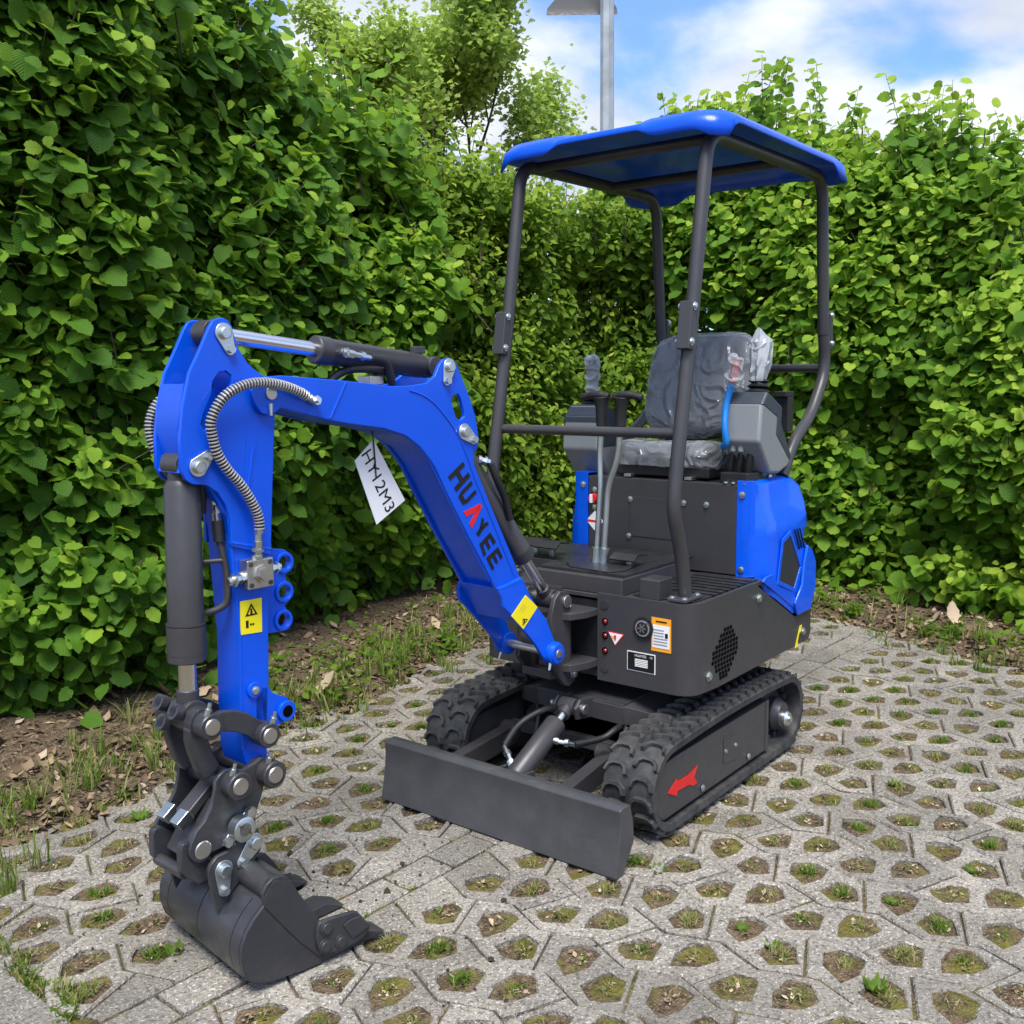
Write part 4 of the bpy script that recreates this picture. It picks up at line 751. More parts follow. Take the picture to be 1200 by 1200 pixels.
def cowl(sg):
    # outer shell: rings from top to bottom, each ring a plan outline (front edge -> outer corner -> rear)
    def ring(z, yo, xr, yr, bulge=0): return [(-.147, .319, z), (-.149, .36, z), (-.157, .385, z), (-.185, yo - .012, z), (-.205, yo - .004, z), (-.25, yo, z), (-.40, yo + bulge, z), (xr + .05, yr, z), (xr, yr - .02, z), (xr - .02, yr - .07, z), (xr - .02, .25, z)]
    rings = [ring(1.034, .372, -.46, .36), ring(1.02, .392, -.50, .39), ring(.99, .397, -.53, .41), ring(.93, .405, -.55, .425), ring(.88, .424, -.557, .432), ring(.84, .43, -.56, .434), ring(.83, .43, -.545, .432), ring(.78, .431, -.535, .432), ring(.76, .432, -.56, .434), ring(.72, .433, -.585, .436), ring(.692, .434, -.595, .438)]
    m = MB(); n = len(rings[0]); vs = []
    for r in rings: vs += [(x, y * sg, z) for x, y, z in r]
    k = len(rings)
    # lower lip follows the skirt's sloping edge
    low = [(x, y, (.692 if x > -.1 else .692 if x > -.14 else max(.515, .69 - (-.06 - x) * .522 + .006)) if i > 2 else .692) for i, (x, y, z) in enumerate(ring(.6, .434, -.59, .436))]
    vs += [(x, y * sg, z) for x, y, z in low]; k += 1
    fs = [(i * n + j, i * n + j + 1, (i + 1) * n + j + 1, (i + 1) * n + j) for i in range(k - 1) for j in range(n - 1)] + [tuple(range(n)) + ()]
    m.add(vs, fs); c = m.build('side_cowl', M_BLUEP, EX, smooth=32)
    sb = c.modifiers.new('thickness', 'SOLIDIFY'); sb.thickness = .006; sb.offset = -1
    bv = c.modifiers.new('bevel', 'BEVEL'); bv.width = .006; bv.segments = 2; bv.limit_method = 'ANGLE'; bv.angle_limit = R(25); bv.harden_normals = True
    for z in (.985, .715): bolt(c, (-.146, .34 * sg, z), (1, 0, 0), .0095, h=.007)
    for x, y in ((-.33, .36), (-.45, .34)): bolt(c, (x, y * sg, 1.035), (0, 0, 1), .009, h=.01)
    yo = .4355
    # raised frame with the black mesh window and three slits
    win = [(-.348, .821), (-.287, .801), (-.257, .668), (-.396, .617), (-.446, .69)]
    cxy = (sum(a for a, b in win) / 5, sum(b for a, b in win) / 5); big = [(cxy[0] + (a - cxy[0]) * 1.22, cxy[1] + (b - cxy[1]) * 1.2) for a, b in win]
    MB().prism(big, FY, yo * sg, (yo + .005) * sg, [win[::-1]]).build('window_frame', M_BLUEP, c, bevel=.002); MB().prism(win, FY, yo * sg, (yo + .0015) * sg).build('mesh_window', M_WIRE, c)
    sl = MB()
    for k in range(3): x = -.385 - .024 * k; sl.prism([(x, .838), (x - .009, .838), (x - .062, .757), (x - .053, .757)], FY, yo * sg, (yo + .0012) * sg)
    sl.build('air_slits', M_VOID, c)  # slits are thin black bars, the shade in them is colour
    # lower blue fin
    MB().prism([(-.50, .768), (-.55, .74), (-.585, .69), (-.59, .6), (-.545, .51), (-.42, .508), (-.39, .56), (-.455, .62), (-.47, .70)], FY, yo * sg, (yo + .012) * sg).build('cowl_fin', M_BLUEP, c, bevel=.006)
    bl_ = [(-.12, .685), (-.19, .65), (-.42, .53), (-.40, .6), (-.26, .645), (-.2, .7), (-.15, .7)]
    MB().prism(bl_, FY, (yo - .006) * sg, (yo + .003) * sg).build('cowl_skirt', M_BLUEP, c, bevel=.003)
    return c
cowl(1); cowl(-1)
# --- seat
def pillow(name, mat, parent, W, D_, H, M4, n=16, crown=.3, edge=.35):
    vs = []; m = MB()
    for i in range(n + 1):
        for j in range(n + 1):
            u = i / n * 2 - 1; v = j / n * 2 - 1
            k = (1 - abs(u) ** 5) * (1 - abs(v) ** 5)
            x = u * W / 2 * (1 - .20 * abs(v) ** 4 * abs(u)); y = v * D_ / 2 * (1 - .16 * abs(u) ** 4)
            vs.append((x, y, H * (edge + (1 - edge) * k ** .35) + crown * H * (.5 * u * u - .2 * v)))
    q = [(i * (n + 1) + j, i * (n + 1) + j + 1, (i + 1) * (n + 1) + j + 1, (i + 1) * (n + 1) + j) for i in range(n) for j in range(n)]
    rim = [i * (n + 1) for i in range(n + 1)] + [n * (n + 1) + j for j in range(1, n + 1)] + [i * (n + 1) + n for i in range(n - 1, -1, -1)] + [j for j in range(n - 1, 0, -1)]
    b = len(vs); vs += [(vs[i][0] * .97, vs[i][1] * .97, 0) for i in rim]; r = len(rim)
    q += [(rim[i], rim[(i + 1) % r], b + (i + 1) % r, b + i) for i in range(r)] + [tuple(range(b, b + r))]
    m.add(vs, q); o = m.build(name, mat, parent, smooth=50, T=M4); return o
def film_over(o, k, name='plastic_wrap', amp=.006, sc=22, mat=None):
    me = o.data.copy(); me.materials.clear(); me.materials.append(mat or M_FILM); f = link(name, me, o); bm = bmesh.new(); bm.from_mesh(me); bmesh.ops.triangulate(bm, faces=[f_ for f_ in bm.faces if len(f_.verts) > 4])
    bmesh.ops.subdivide_edges(bm, edges=bm.edges, cuts=2, use_grid_fill=True); bm.normal_update()
    nrm = [(v, v.normal.copy()) for v in bm.verts]
    for v, n_ in nrm: w_ = Vector((v.co.x + .6 * v.co.z, v.co.y * .7, v.co.z * .6 + .3 * v.co.y)); rdg = max(0, 1 - 4.5 * abs(noise.noise(w_ * sc))) ** 1.5; v.co += n_ * (k + amp * 1.6 * rdg + amp * .4 * noise.noise(v.co * sc * 1.3))
    bm.to_mesh(me); bm.free(); me.polygons.foreach_set('use_smooth', [True] * len(me.polygons)); return f
SEAT = MB().box((-.36, -.01, 1.05), (.36, .4, .04)).box((-.42, -.01, 1.03), (.3, .34, .03)).build('seat_base', M_BLACK, EX, bevel=.006)
M4 = Matrix.Translation((-.36, -.015, 1.06)) @ Matrix.Rotation(R(-4), 4, 'Y') @ Matrix.Rotation(R(90), 4, 'Z')
cu_ = pillow('seat_cushion', M_SEAT, SEAT, .46, .42, .085, M4); film_over(cu_, .005, amp=.0022, sc=6)
tilt = R(76)
M4 = Matrix.Translation((-.50, .015, 1.36)) @ Matrix.Rotation(tilt, 4, 'Y') @ Matrix.Rotation(R(90), 4, 'Z')
bk_ = pillow('seat_backrest', M_SEAT, SEAT, .47, .42, .10, M4, crown=.45); film_over(bk_, .005, amp=.0022, sc=5)
MB().tube(rounded([(-.53, -.17, 1.1), (-.56, -.19, 1.25), (-.58, -.12, 1.42), (-.58, .14, 1.42), (-.56, .21, 1.25), (-.53, .19, 1.1)], .05), .016).build('seat_frame', M_BLACK, SEAT)
MB().tube(spline([(-.30, .245, 1.15), (-.36, .2, 1.19), (-.40, .1, 1.175), (-.43, 0, 1.165), (-.43, -.1, 1.16)]), .014, 8).build('seat_belt', M_BLACK, SEAT)
sr = MB()
for y in (-.14, .12): sr.box((-.32, y, 1.03), (.34, .03, .012))
sr.build('seat_rail', M_STEEL, SEAT, bevel=.002)
# --- control consoles, joysticks
def console(sg):
    dz = 0 if sg > 0 else -.05; jy = .33 if sg > 0 else -.39; cn = [(a, b + dz) for a, b in D['console']]; y0, y1 = (.258, .40) if sg > 0 else (-.275, -.445)
    c = MB().prism(cn, FY, y0, y1).build('control_console', M_CONS, EX, bevel=.012, seg=3)
    up = [cn[0], cn[1], cn[2], cn[3], cn[4], (-.412, 1.084), (-.279, 1.191), (-.287, 1.252)] if sg > 0 else [(-.158, 1.125), cn[0], cn[1], cn[2], cn[3], (-.33, 1.125)]
    MB().prism([(a + (.002 if i in (0, 1) else -.002 if i in (2, 3, 4) else 0), b + .001) for i, (a, b) in enumerate(up)], FY, y0 - .002 * sg, y1 + .002 * sg).build('console_top', M_CONSD, c, bevel=.01, seg=3)
    for k in range(4): MB().lathe([(.038 - .004 * k, 0), (.05 - .004 * k, .008), (.038 - .004 * k, .017)], (-.275 - .004 * k, jy, 1.318 + dz + .019 * k), (-.12, 0, 1), 20).build('bellows', M_BLACK, c)
    j = MB().tube(spline([(-.285, jy, 1.375 + dz), (-.29, jy, 1.43 + dz), (-.29, jy * .995, 1.48 + dz), (-.283, jy * .99, 1.53 + dz)]), [.013] * 4 + [.017] * 4 + [.02] * 6 + [.021] * 4 + [.015], 16).build('joystick', M_BLACK, c)
    f = film_over(j, .008, amp=.006, sc=30, mat=M_BAG)
    return c, j
CL, JL = console(1)
# loose plastic bag on the joystick by the visible console
m = MB(); Rg = []
prof = [(1.385, .03, 0), (1.41, .036, .0), (1.45, .042, -.004), (1.50, .044, -.006), (1.535, .036, -.0), (1.555, .014, .022)]
n = 18; vs = []
for i, (z, r, dx) in enumerate(prof):
    for k in range(n):
        a = 2 * math.pi * k / n; rr = r * (1 + .28 * noise.noise(Vector((math.cos(a) * 2, math.sin(a) * 2, z * 22)))) * (1.15 if k % 2 else .95)
        vs.append((-.292 + dx - .2 * (z - 1.45) + rr * math.cos(a) * 1.1, .33 + rr * math.sin(a) * .8, z + .02 * math.cos(a) * (i / 5)))
m.add(vs, [(i * n + k, i * n + (k + 1) % n, (i + 1) * n + (k + 1) % n, (i + 1) * n + k) for i in range(len(prof) - 1) for k in range(n)] + [tuple(range((len(prof) - 1) * n, len(prof) * n))]); m.build('plastic_bag', M_BAG, JL)
CRt, JR = console(-1)
MB().tube(rounded([(-.145, .262, 1.155), (-.13, .285, 1.165), (-.125, .277, 1.22), (-.155, .265, 1.30), (-.16, .285, 1.38)], .03), .0125, 14).build('safety_lever', M_BLUEH, EX)
gr = MB().tube(spline([(-.16, .285, 1.38), (-.163, .293, 1.41), (-.167, .3, 1.45), (-.168, .302, 1.462)]), [.012] + [.016] * 8 + [.016] * 9 + [.01], 14).build('lever_grip', M_REDG, EX); film_over(gr, .008, amp=.008, sc=35)
MB().prism([(-.16, .245), (-.2, .25), (-.27, .25), (-.27, .36), (-.2, .37), (-.16, .35)], FZ, 1.022, 1.06).build('console_bracket', M_BLACK, EX, bevel=.004)
for y in (.265, .30, .335): MB().tube(spline([(-.215, y, 1.15), (-.195, y + .01, 1.12), (-.2, y, 1.06), (-.23, y, 1.03)]), .013, 10).build('control_cable', M_BLACK, EX)
for y in (.29, .32): MB().tube([(-.17, y, 1.135), (-.172, y, 1.165)], .012, 12).build('cable_sleeve', M_CONS, EX, bevel=.003)
for x, y in ((-.158, .27), (-.158, .3), (-.158, .345)): bolt(EC, (x, y, 1.022), (0, 0, 1), .009)
MB().box((-.44, .36, 1.335), (.075, .05, .02)).box((-.45, .36, 1.26), (.05, .05, .13)).build('arm_pad', M_BLACK, EX, bevel=.003)
# --- canopy frame
def hoop(sg):
    y = .366 * sg
    pts = rounded([(.315, y, .70), (.338, y, .83), (.4, y, .99), (.385, y, 1.1), (.30, y, 1.55), (.205, y, 2.155), (-.74, y, 2.16), (-.795, y, 1.58), (-.83, y, 1.42), (-.69, y, 1.245), (-.52, y, 1.15), (-.43, y, 1.03)], .085, 6)
    h = MB().tube(pts, .0225, 20).build('canopy_frame', M_GREY, EX)
    MB().prism([(.375, y - .035), (.375, y + .035), (.26, y + .035), (.26, y - .035)], FZ, .692, .704).build('foot_flange', M_GREY, h, bevel=.004)
    for x in (.36, .275):
        for dy in (-.022, .022): bolt(h, (x, y + dy, .704), (0, 0, 1), .009)
    # joint halfway up each post
    for (x, z, dx, dzx) in ((.298, 1.555, .048, -.16), (-.797, 1.575, -.048, .09)):
        T_ = Matrix.Translation((x, y, z)) @ Matrix.Rotation(math.atan(dzx) , 4, 'Y')
        b = MB().box((dx * .62, 0, 0), (.034, .046, .15)).build('joint_bracket', M_GREY, h, bevel=.004, T=T_)
        for zz in (-.05, .06): o_ = T_ @ Vector((dx * .66, .023 * sg, zz)); bolt(b, o_, (0, sg, 0), .0095, h=.008); bolt(b, T_ @ Vector((dx * .66, -.023 * sg, zz)), (0, -sg, 0), .0095, h=.008)
        MB().tube([T_ @ Vector((0, 0, -.012)), T_ @ Vector((0, 0, .012))], .0235, 20).build('joint_ring', M_GREYD, h)
    return h
hoop(1); hoop(-1)
MB().cyl((.347, -.366, 1.226), (.347, .366, 1.226), .0165).build('front_rail', M_GREY, EX)
MB().cyl((-.825, -.366, 1.432), (-.825, .366, 1.432), .0165).build('rear_rail', M_GREY, EX)
for x in (.12, -.38): MB().cyl((x, -.366, 2.157), (x, .366, 2.157), .018).build('roof_beam', M_GREYD, EX)
# --- canopy roof: thin moulded shell
def roof():
    cor = [(.283, -.36), (.283, .36), (.262, .425), (.20, .462), (-.76, .462), (-.85, .42), (-.862, .33), (-.862, -.33), (-.85, -.42), (-.76, -.462), (.20, -.462), (.262, -.425)]
    P_ = []
    for a, b in zip(cor, cor[1:] + cor[:1]):
        L_ = math.hypot(b[0] - a[0], b[1] - a[1]); k_ = max(2, int(L_ / .022)); P_ += [(a[0] + (b[0] - a[0]) * t_ / k_, a[1] + (b[1] - a[1]) * t_ / k_) for t_ in range(k_)]
    for _ in range(3): P_ = [((P_[i - 1][0] + 2 * P_[i][0] + P_[(i + 1) % len(P_)][0]) / 4, (P_[i - 1][1] + 2 * P_[i][1] + P_[(i + 1) % len(P_)][1]) / 4) for i in range(len(P_))]
    out = P_; ns = len(out)
    def sm(t): t = max(0, min(1, t)); return t * t * (3 - 2 * t)
    def zb(x, y):
        fr_ = sm((x - .22) / .04); rr_ = sm((-.80 - x) / .04); sd3 = sm((abs(y) - .41) / .035) * (1 - fr_); ay = abs(y)
        front = 2.181 - .026 * sm((ay - .15) / .07) - .022 * sm((ay - .36) / .05); rear = 2.178 - .035 * sm((ay - .26) / .08)
        side = 2.18 - .042 * sm((x - .19) / .03) - .045 * sm((-.60 - x) / .09) - .004
        z = front * fr_ + rear * rr_; w_ = 1 - fr_ - rr_; return z + side * max(0, w_)
    def inset(p, d_): cx_, cy_ = -.29, 0; x, y = p; return (cx_ + (x - cx_) * (1 - d_ / .575), y * (1 - d_ / .462))
    def rdg(p): return .009 * sm((abs(p[1]) - .15) / .05) * (1 if abs(p[1]) < .455 else .8)
    rings = []
    rings.append([(x, y, zb(x, y)) for x, y in out]); rings.append([(*inset(p, .012), max(zb(*p) + .02, 2.192)) for p in out]); rings.append([(*inset(p, .035), 2.208 + rdg(p)) for p in out])
    rings.append([(*inset(p, .07), 2.217 + rdg(p)) for p in out]); rings.append([(*inset(p, .1), 2.22 + rdg(p)) for p in out]); rings.append([(*inset(p, .2), 2.225 + rdg(p) * .8) for p in out]); rings.append([(*inset(p, .34), 2.232 + rdg(p) * .3) for p in out])
    m = MB(); vs = [v for r in rings for v in r]; fs = [(i * ns + k, i * ns + (k + 1) % ns, (i + 1) * ns + (k + 1) % ns, (i + 1) * ns + k) for i in range(len(rings) - 1) for k in range(ns)] + [tuple(range((len(rings) - 1) * ns, len(rings) * ns))]
    m.add(vs, fs); o = m.build('canopy_roof', M_ROOF, EX, smooth=60); sd2 = o.modifiers.new('thickness', 'SOLIDIFY'); sd2.thickness = .006; sd2.offset = -1; return o
roof()
# --- paper tag hanging from the boom
TG = empty('model_tag', 'white card with black lettering hanging on a string under the boom', 'tag', BF(.64, 1.12, 0)); off = Vector(TG.location)
def TF(a, b, l): return BF(a, b, l) - off
tp = D['tag']; MB().prism([tuple(p) for p in tp], TF, -.001, .001).build('card', M_CARD, TG)
a_, b_, c_, d_ = [Vector((p[0], p[1])) for p in tp]
mid0 = (a_ + b_) / 2; mid1 = (c_ + d_) / 2; dirt = (mid1 - mid0).normalized(); up_ = Vector((-dirt.y, dirt.x)); up_ = up_ if up_.dot((a_ - b_)) > 0 else -up_
cen = (mid0 + mid1) / 2
EE = lambda v: TF(v.x, v.y, 0) - TF(0, 0, 0)
place_text('lettering', 'HY12M3', .054, M_BLACKD, TG, TF(cen.x, cen.y, .0012), EE(dirt), EE(up_), .0)
MB().tube(spline([TF(.655, 1.285, 0), TF(.652, 1.24, .004), TF(.648, 1.19, .004), TF(.645, 1.14, .0035)]), .0022, 6).build('string', M_BLACK, TG)
# --- lamp post behind the hedge
LP = empty('lamp_post', 'galvanised steel lamp post rising behind the hedge with a dark angular head', 'lamp post', (-6, -4.0, 0))
PP = MB().lathe([(.085, 0), (.075, 3), (.07, 6.6)], (0, 0, 0), (0, 0, 1), 8).build('pole', M_GALV, LP, smooth=20)
qx, qy = CR.to_2d().normalized(), Vector((CR.y, -CR.x)).normalized()
def hp(a, b, z): v = qx * a + qy * b; return (v.x, v.y, z)
low = [(-.62, -.10, 5.09), (.12, -.10, 5.09), (.04, -.68, 5.52), (-.38, -.68, 5.52)]
h = MB(); h.add([hp(*p) for p in low] + [hp(p[0] * .97 - .005, p[1] - .05, p[2] + .09) for p in low], [(0, 1, 2, 3), (4, 5, 6, 7), (0, 1, 5, 4), (1, 2, 6, 5), (2, 3, 7, 6), (3, 0, 4, 7)])
hd = h.build('lamp_head', M_LAMP, LP, bevel=.008)
c0 = [sum(p[i] for p in low) / 4 for i in range(3)]; g = MB(); ins = [tuple(c0[i] + (p[i] - c0[i]) * .84 for i in range(3)) for p in low]; nn = (.0, .012, -.010)
g.add([hp(a, b + .004, z - .004) for a, b, z in ins] + [hp(a, b + .012, z - .011) for a, b, z in ins], [(0, 1, 2, 3), (4, 5, 6, 7), (0, 1, 5, 4), (1, 2, 6, 5), (2, 3, 7, 6), (3, 0, 4, 7)]); g.build('lamp_glass', M_LAMPG, hd)

# ------------------------------------------------------------------ ground, paving
LA = -.0305537; E1 = Vector((math.cos(LA), math.sin(LA))); E2 = Vector((-math.sin(LA), math.cos(LA)))
def PQ(p, q, z=0): v = E1 * p + E2 * q; return Vector((v.x, v.y, z))
def topq(x, y): return x * E1.x + y * E1.y, x * E2.x + y * E2.y
def mesh_grid(name, xs, ys, zf, mat, kind, parent=None):
    X_, Y_ = np.meshgrid(xs, ys, indexing='ij'); Z_ = zf(X_, Y_); nx, ny = X_.shape
    co = np.stack([X_, Y_, Z_], -1).reshape(-1, 3); i = np.arange(nx * ny).reshape(nx, ny)
    q = np.stack([i[:-1, :-1], i[1:, :-1], i[1:, 1:], i[:-1, 1:]], -1).reshape(-1, 4)
    return np_mesh(name, co, q, mat, parent, kind=kind)
def np_mesh(name, co, faces, mat, parent=None, uv=None, tone=None, kind=None, smooth=True, link_=True):
    me = bpy.data.meshes.new(name); co = np.ascontiguousarray(co, np.float32); faces = np.ascontiguousarray(faces, np.int32); k = faces.shape[1]
    me.vertices.add(len(co)); me.vertices.foreach_set('co', co.ravel()); me.loops.add(faces.size); me.loops.foreach_set('vertex_index', faces.ravel())
    me.polygons.add(len(faces)); me.polygons.foreach_set('loop_start', np.arange(0, faces.size, k, dtype=np.int32))
    if smooth: me.polygons.foreach_set('use_smooth', np.ones(len(faces), bool))
    if uv is not None: l = me.uv_layers.new(name='UVMap'); l.data.foreach_set('uv', np.ascontiguousarray(uv[faces.ravel()], np.float32).ravel())
    if tone is not None: a = me.attributes.new('tone', 'FLOAT', 'POINT'); a.data.foreach_set('value', np.ascontiguousarray(tone, np.float32))
    me.update(calc_edges=True); me.materials.append(mat)
    if not link_: return me
    o = link(name, me, parent)
    if kind: o['kind'] = kind
    return o
def vnoise(x, y, f, seed):                       # cheap value noise on arrays
    r = np.random.default_rng(seed); g = r.random((64, 64)); u = x * f + 31.7; v = y * f + 17.3; i = np.floor(u).astype(int); j = np.floor(v).astype(int); a = u - i; b = v - j
    a = a * a * (3 - 2 * a); b = b * b * (3 - 2 * b); G_ = lambda p, q: g[p % 64, q % 64]
    return (G_(i, j) * (1 - a) + G_(i + 1, j) * a) * (1 - b) + (G_(i, j + 1) * (1 - a) + G_(i + 1, j + 1) * a) * b
def edge_left(p): return -1.10 - .12 * (1 - np.clip((p - 1.0) / .5, 0, 1)) - .08 * np.clip(.9 - p, 0, 9) - .19 * np.clip(.3 - p, 0, .6) / .6 * .6 - .1 * np.clip(-.3 - p, 0, 9)
def edge_right(q): return -2.36 + .34 * np.clip((q - .0) / .9, -.6, 3)
def soil_z(x, y):
    p, q = x * E1.x + y * E1.y, x * E2.x + y * E2.y
    wob = .08 * (vnoise(p, q, 3, 5) - .5)
    dl = edge_left(p) - q + wob; dr = edge_right(q) - p + wob
    out = np.clip(np.maximum(np.where(q < 0, dl, -9), np.where(p < -.9, dr, -9)) / .12, 0, 1)
    n = (vnoise(x, y, 16, 1) - .5) * .016 + (vnoise(x, y, 37, 2) - .5) * .012 + (vnoise(x, y, 5, 3) - .5) * .012
    return np.where(out > 0, -.008 + n * .75, np.minimum(-.011 + n * .75, -.0045)) + out * (.022 + .02 * vnoise(x, y, 7, 4) + .02 * (vnoise(x, y, 22, 8) - .3) + .05 * np.clip(np.maximum(dl, dr) - .3, 0, 2) * np.where(np.maximum(dl, dr) > 0, 1, 0) * .5)
soil = mesh_grid('soil', np.arange(-5.6, 3.3, .032), np.arange(-4.2, 3.6, .032), soil_z, M_SOIL, 'structure')
g = MB().box((0, 0, -.3), (240, 240, .4)).build('ground', M_SOIL); g['kind'] = 'structure'
paving = empty('paving', loc=(0, 0, 0)); paving['kind'] = 'structure'
AMP, HP, RW = .026, .129, .19
def stone_poly(): return [(.0131, -.0328), (-AMP, .0645), (AMP, .1935), (.0131, .2252), (.1769, .2908), (.19 + AMP, .1935), (.19 - AMP, .0645), (.1769, .0328)]
HOLE1 = [(.050, .033), (.016, .062), (.009, .080), (.022, .121), (.086, .126), (.139, .105), (.104, .053)]
HOLE2 = [(.149, .157), (.070, .178), (.066, .192), (.078, .225), (.142, .2555), (.166, .236), (.181, .206)]
HOLE1, HOLE2 = inset_poly(HOLE1, -.0035), inset_poly(HOLE2, -.0035)
def clip(P, f):                                  # keep the side where f(p) >= 0
    out = []; n = len(P)
    for i in range(n):
        a, b = P[i], P[(i + 1) % n]; fa, fb = f(a), f(b)
        if fa >= 0: out.append(a)
        if (fa >= 0) != (fb >= 0): t_ = fa / (fa - fb); out.append((a[0] + (b[0] - a[0]) * t_, a[1] + (b[1] - a[1]) * t_))
    return out
def paver_mesh(poly, holes, seed, wob=.0034, h=.06):
    r = random.Random(seed); jit = lambda P, w: [(a + r.uniform(-w, w), b + r.uniform(-w, w)) for a, b in P]
    outer = inset_poly(poly, .0030); m = MB()
    def sub(P, n=2, w=.0022): 
        o = []
        for i in range(len(P)):
            a, b = P[i], P[(i + 1) % len(P)]; L = math.hypot(b[0] - a[0], b[1] - a[1]); k = n if L > .035 else 1
            o += [(a[0] + (b[0] - a[0]) * j / k + (r.uniform(-w, w) if j else 0), a[1] + (b[1] - a[1]) * j / k + (r.uniform(-w, w) if j else 0)) for j in range(k)]
        return o
    outer = sub(jit(outer, .001), 2, .0012)
    cx_ = sum(a for a, b in outer) / len(outer); cy_ = sum(b for a, b in outer) / len(outer)
    hs = [sub(jit(hh, wob), 2) for hh in holes]; top = inset_poly(outer, .0045); flat = top + [p for hh in hs for p in inset_poly(hh, -.004)]
    cent = lambda p: (p[0] - .095, p[1] - .129, 0)
    tri = tri_rings([top] + [inset_poly(hh, -.004) for hh in hs])
    vs = [cent(p) for p in flat]; fs = [tuple(t_) for t_ in tri]; n = len(top)
    k = len(vs); vs += [(p[0] - .095, p[1] - .129, -.005) for p in outer]; fs += [(i, (i + 1) % n, k + (i + 1) % n, k + i) for i in range(n)]
    k2 = len(vs); vs += [(p[0] - .095, p[1] - .129, -h) for p in outer]; fs += [(k + i, k + (i + 1) % n, k2 + (i + 1) % n, k2 + i) for i in range(n)]
    off = n
    for hh in hs:
        q = len(hh); k = len(vs); vs += [(p[0] - .095, p[1] - .129, -.004) for p in hh]; k2 = len(vs); vs += [(p[0] - .095, p[1] - .129, -.05) for p in hh]
        fs += [(off + i, off + (i + 1) % q, k + (i + 1) % q, k + i) for i in range(q)] + [(k + i, k + (i + 1) % q, k2 + (i + 1) % q, k2 + i) for i in range(q)]; off += q
    o = m.add(vs, fs).build('paver', M_PAV, smooth=30); d_ = o.data; bpy.data.objects.remove(o); return d_
PV = [paver_mesh(stone_poly(), [HOLE1, HOLE2], s_) for s_ in range(6)]
mir = lambda P: [(a, .258 - b) for a, b in P]
PD = [paver_mesh(mir(stone_poly())[::-1], [mir(HOLE1)[::-1], mir(HOLE2)[::-1]], 20 + s_) for s_ in range(6)]
holes_at = []
def in_view(pt, mg=.12):
    d_ = Vector(pt) - CP; z = d_.dot(CF)
    if z < .3: return False, 0
    u, v = d_.dot(CR) / z * .98598, d_.dot(CU) / z * .98598; return abs(u) < .5 + mg and abs(v) < .5 + mg, 1 / z
cand = []
def lay(p0, qc, q_lo, q_hi, inside, edgeclip):
    for row in range(-24, 24):
        V = row % 2 == 0
        for k in range(-16, 16):
            pp = p0 + row * RW; qq = qc + k * .258 + (0 if V else .129 + .258 * 0)
            c = PQ(pp + .095, qq + .129)
            ok, w = in_view(c, .30)
            if ok and inside(pp + .095, qq + .129): cand.append((w, V, pp, qq, edgeclip))
lay(.41, 1.058 + .0, .085, 9, lambda p, q: q > -.02 and p > edge_right(q) - .02 and p < 2.05, lambda p, q: q - .079)
lay(.42, -.90, -9, -.05, lambda p, q: q < .03 and q > edge_left(p) - .1 and p < 2.06 and p > -2.4, lambda p, q: -.046 - q)
cand.sort(key=lambda c: -c[0]); k = 0
for w, V, pp, qq, ec_ in cand:
    P = stone_poly() if V else mir(stone_poly())[::-1]; wp = [(pp + a, qq + b) for a, b in P]; H = [HOLE1, HOLE2] if V else [mir(HOLE1)[::-1], mir(HOLE2)[::-1]]
    mn = min(ec_(*p) for p in wp); mx = max(ec_(*p) for p in wp)
    if mx < .03: continue
    if mn >= 0: me = random.choice(PV if V else PD); hs = H
    else:
        cp2 = clip(wp, lambda p: ec_(*p) - .0005); cp2 = [(a - pp, b - qq) for a, b in cp2]
        cp2 = [p for i, p in enumerate(cp2) if math.hypot(p[0] - cp2[i - 1][0], p[1] - cp2[i - 1][1]) > .004]
        if len(cp2) < 3: continue
        hs = [h_ for h_ in H if min(ec_(pp + a, qq + b) for a, b in h_) > .028]; me = paver_mesh(cp2, hs, 77 + k)
    dz = random.uniform(-.003, .003)
    M4 = Matrix.Translation(PQ(pp + .095, qq + .129, dz)) @ Matrix.Rotation(LA + random.gauss(0, .004), 4, 'Z') @ Matrix.Rotation(random.gauss(0, .006), 4, 'X') @ Matrix.Rotation(random.gauss(0, .006), 4, 'Y')
    link('paver', me, paving, M4); k += 1
    for h_ in hs: holes_at.append([(pp + a, qq + b) for a, b in h_])
N_PAVERS = k; print('PAVERS', k)
# strip of plain blocks between the two fields, and the slab at the near corner
ps = [2.12, 1.971, 1.79, 1.61, 1.438, 1.26, 1.087, .9, .71, .52, .33, .14, -.05, -.24, -.43, -.62, -.81, -1.0, -1.19, -1.39, -1.58, -1.78, -1.99, -2.19, -2.36]
def block(poly, name='edge_block', h=.06, seed=0):
    r = random.Random(seed); P = []
    for i in range(len(poly)):
        a, b = poly[i], poly[(i + 1) % len(poly)]; P += [(a[0] + (b[0] - a[0]) * j / 4 + (r.uniform(-.0012, .0012) if j else 0), a[1] + (b[1] - a[1]) * j / 4 + (r.uniform(-.0012, .0012) if j else 0)) for j in range(4)]
    tp_ = inset_poly(P, .005); n = len(P); c = PQ(*[sum(p[i] for p in P) / n for i in (0, 1)]); W_ = lambda p, z: PQ(p[0], p[1], z) - c
    m = MB(); m.add([W_(p, 0) for p in tp_] + [W_(p, -.005) for p in P] + [W_(p, -h) for p in P], [tuple(range(n))] + [(i + s_, (i + 1) % n + s_, n + (i + 1) % n + s_, n + i + s_) for s_ in (0, n) for i in range(n)])
    o = m.build(name, M_PAV2, paving, smooth=30); o.matrix_basis = Matrix.Translation(c + Vector((0, 0, random.uniform(-.003, .003)))) @ Matrix.Rotation(random.gauss(0, .005), 4, 'X') @ Matrix.Rotation(random.gauss(0, .005), 4, 'Y'); return o
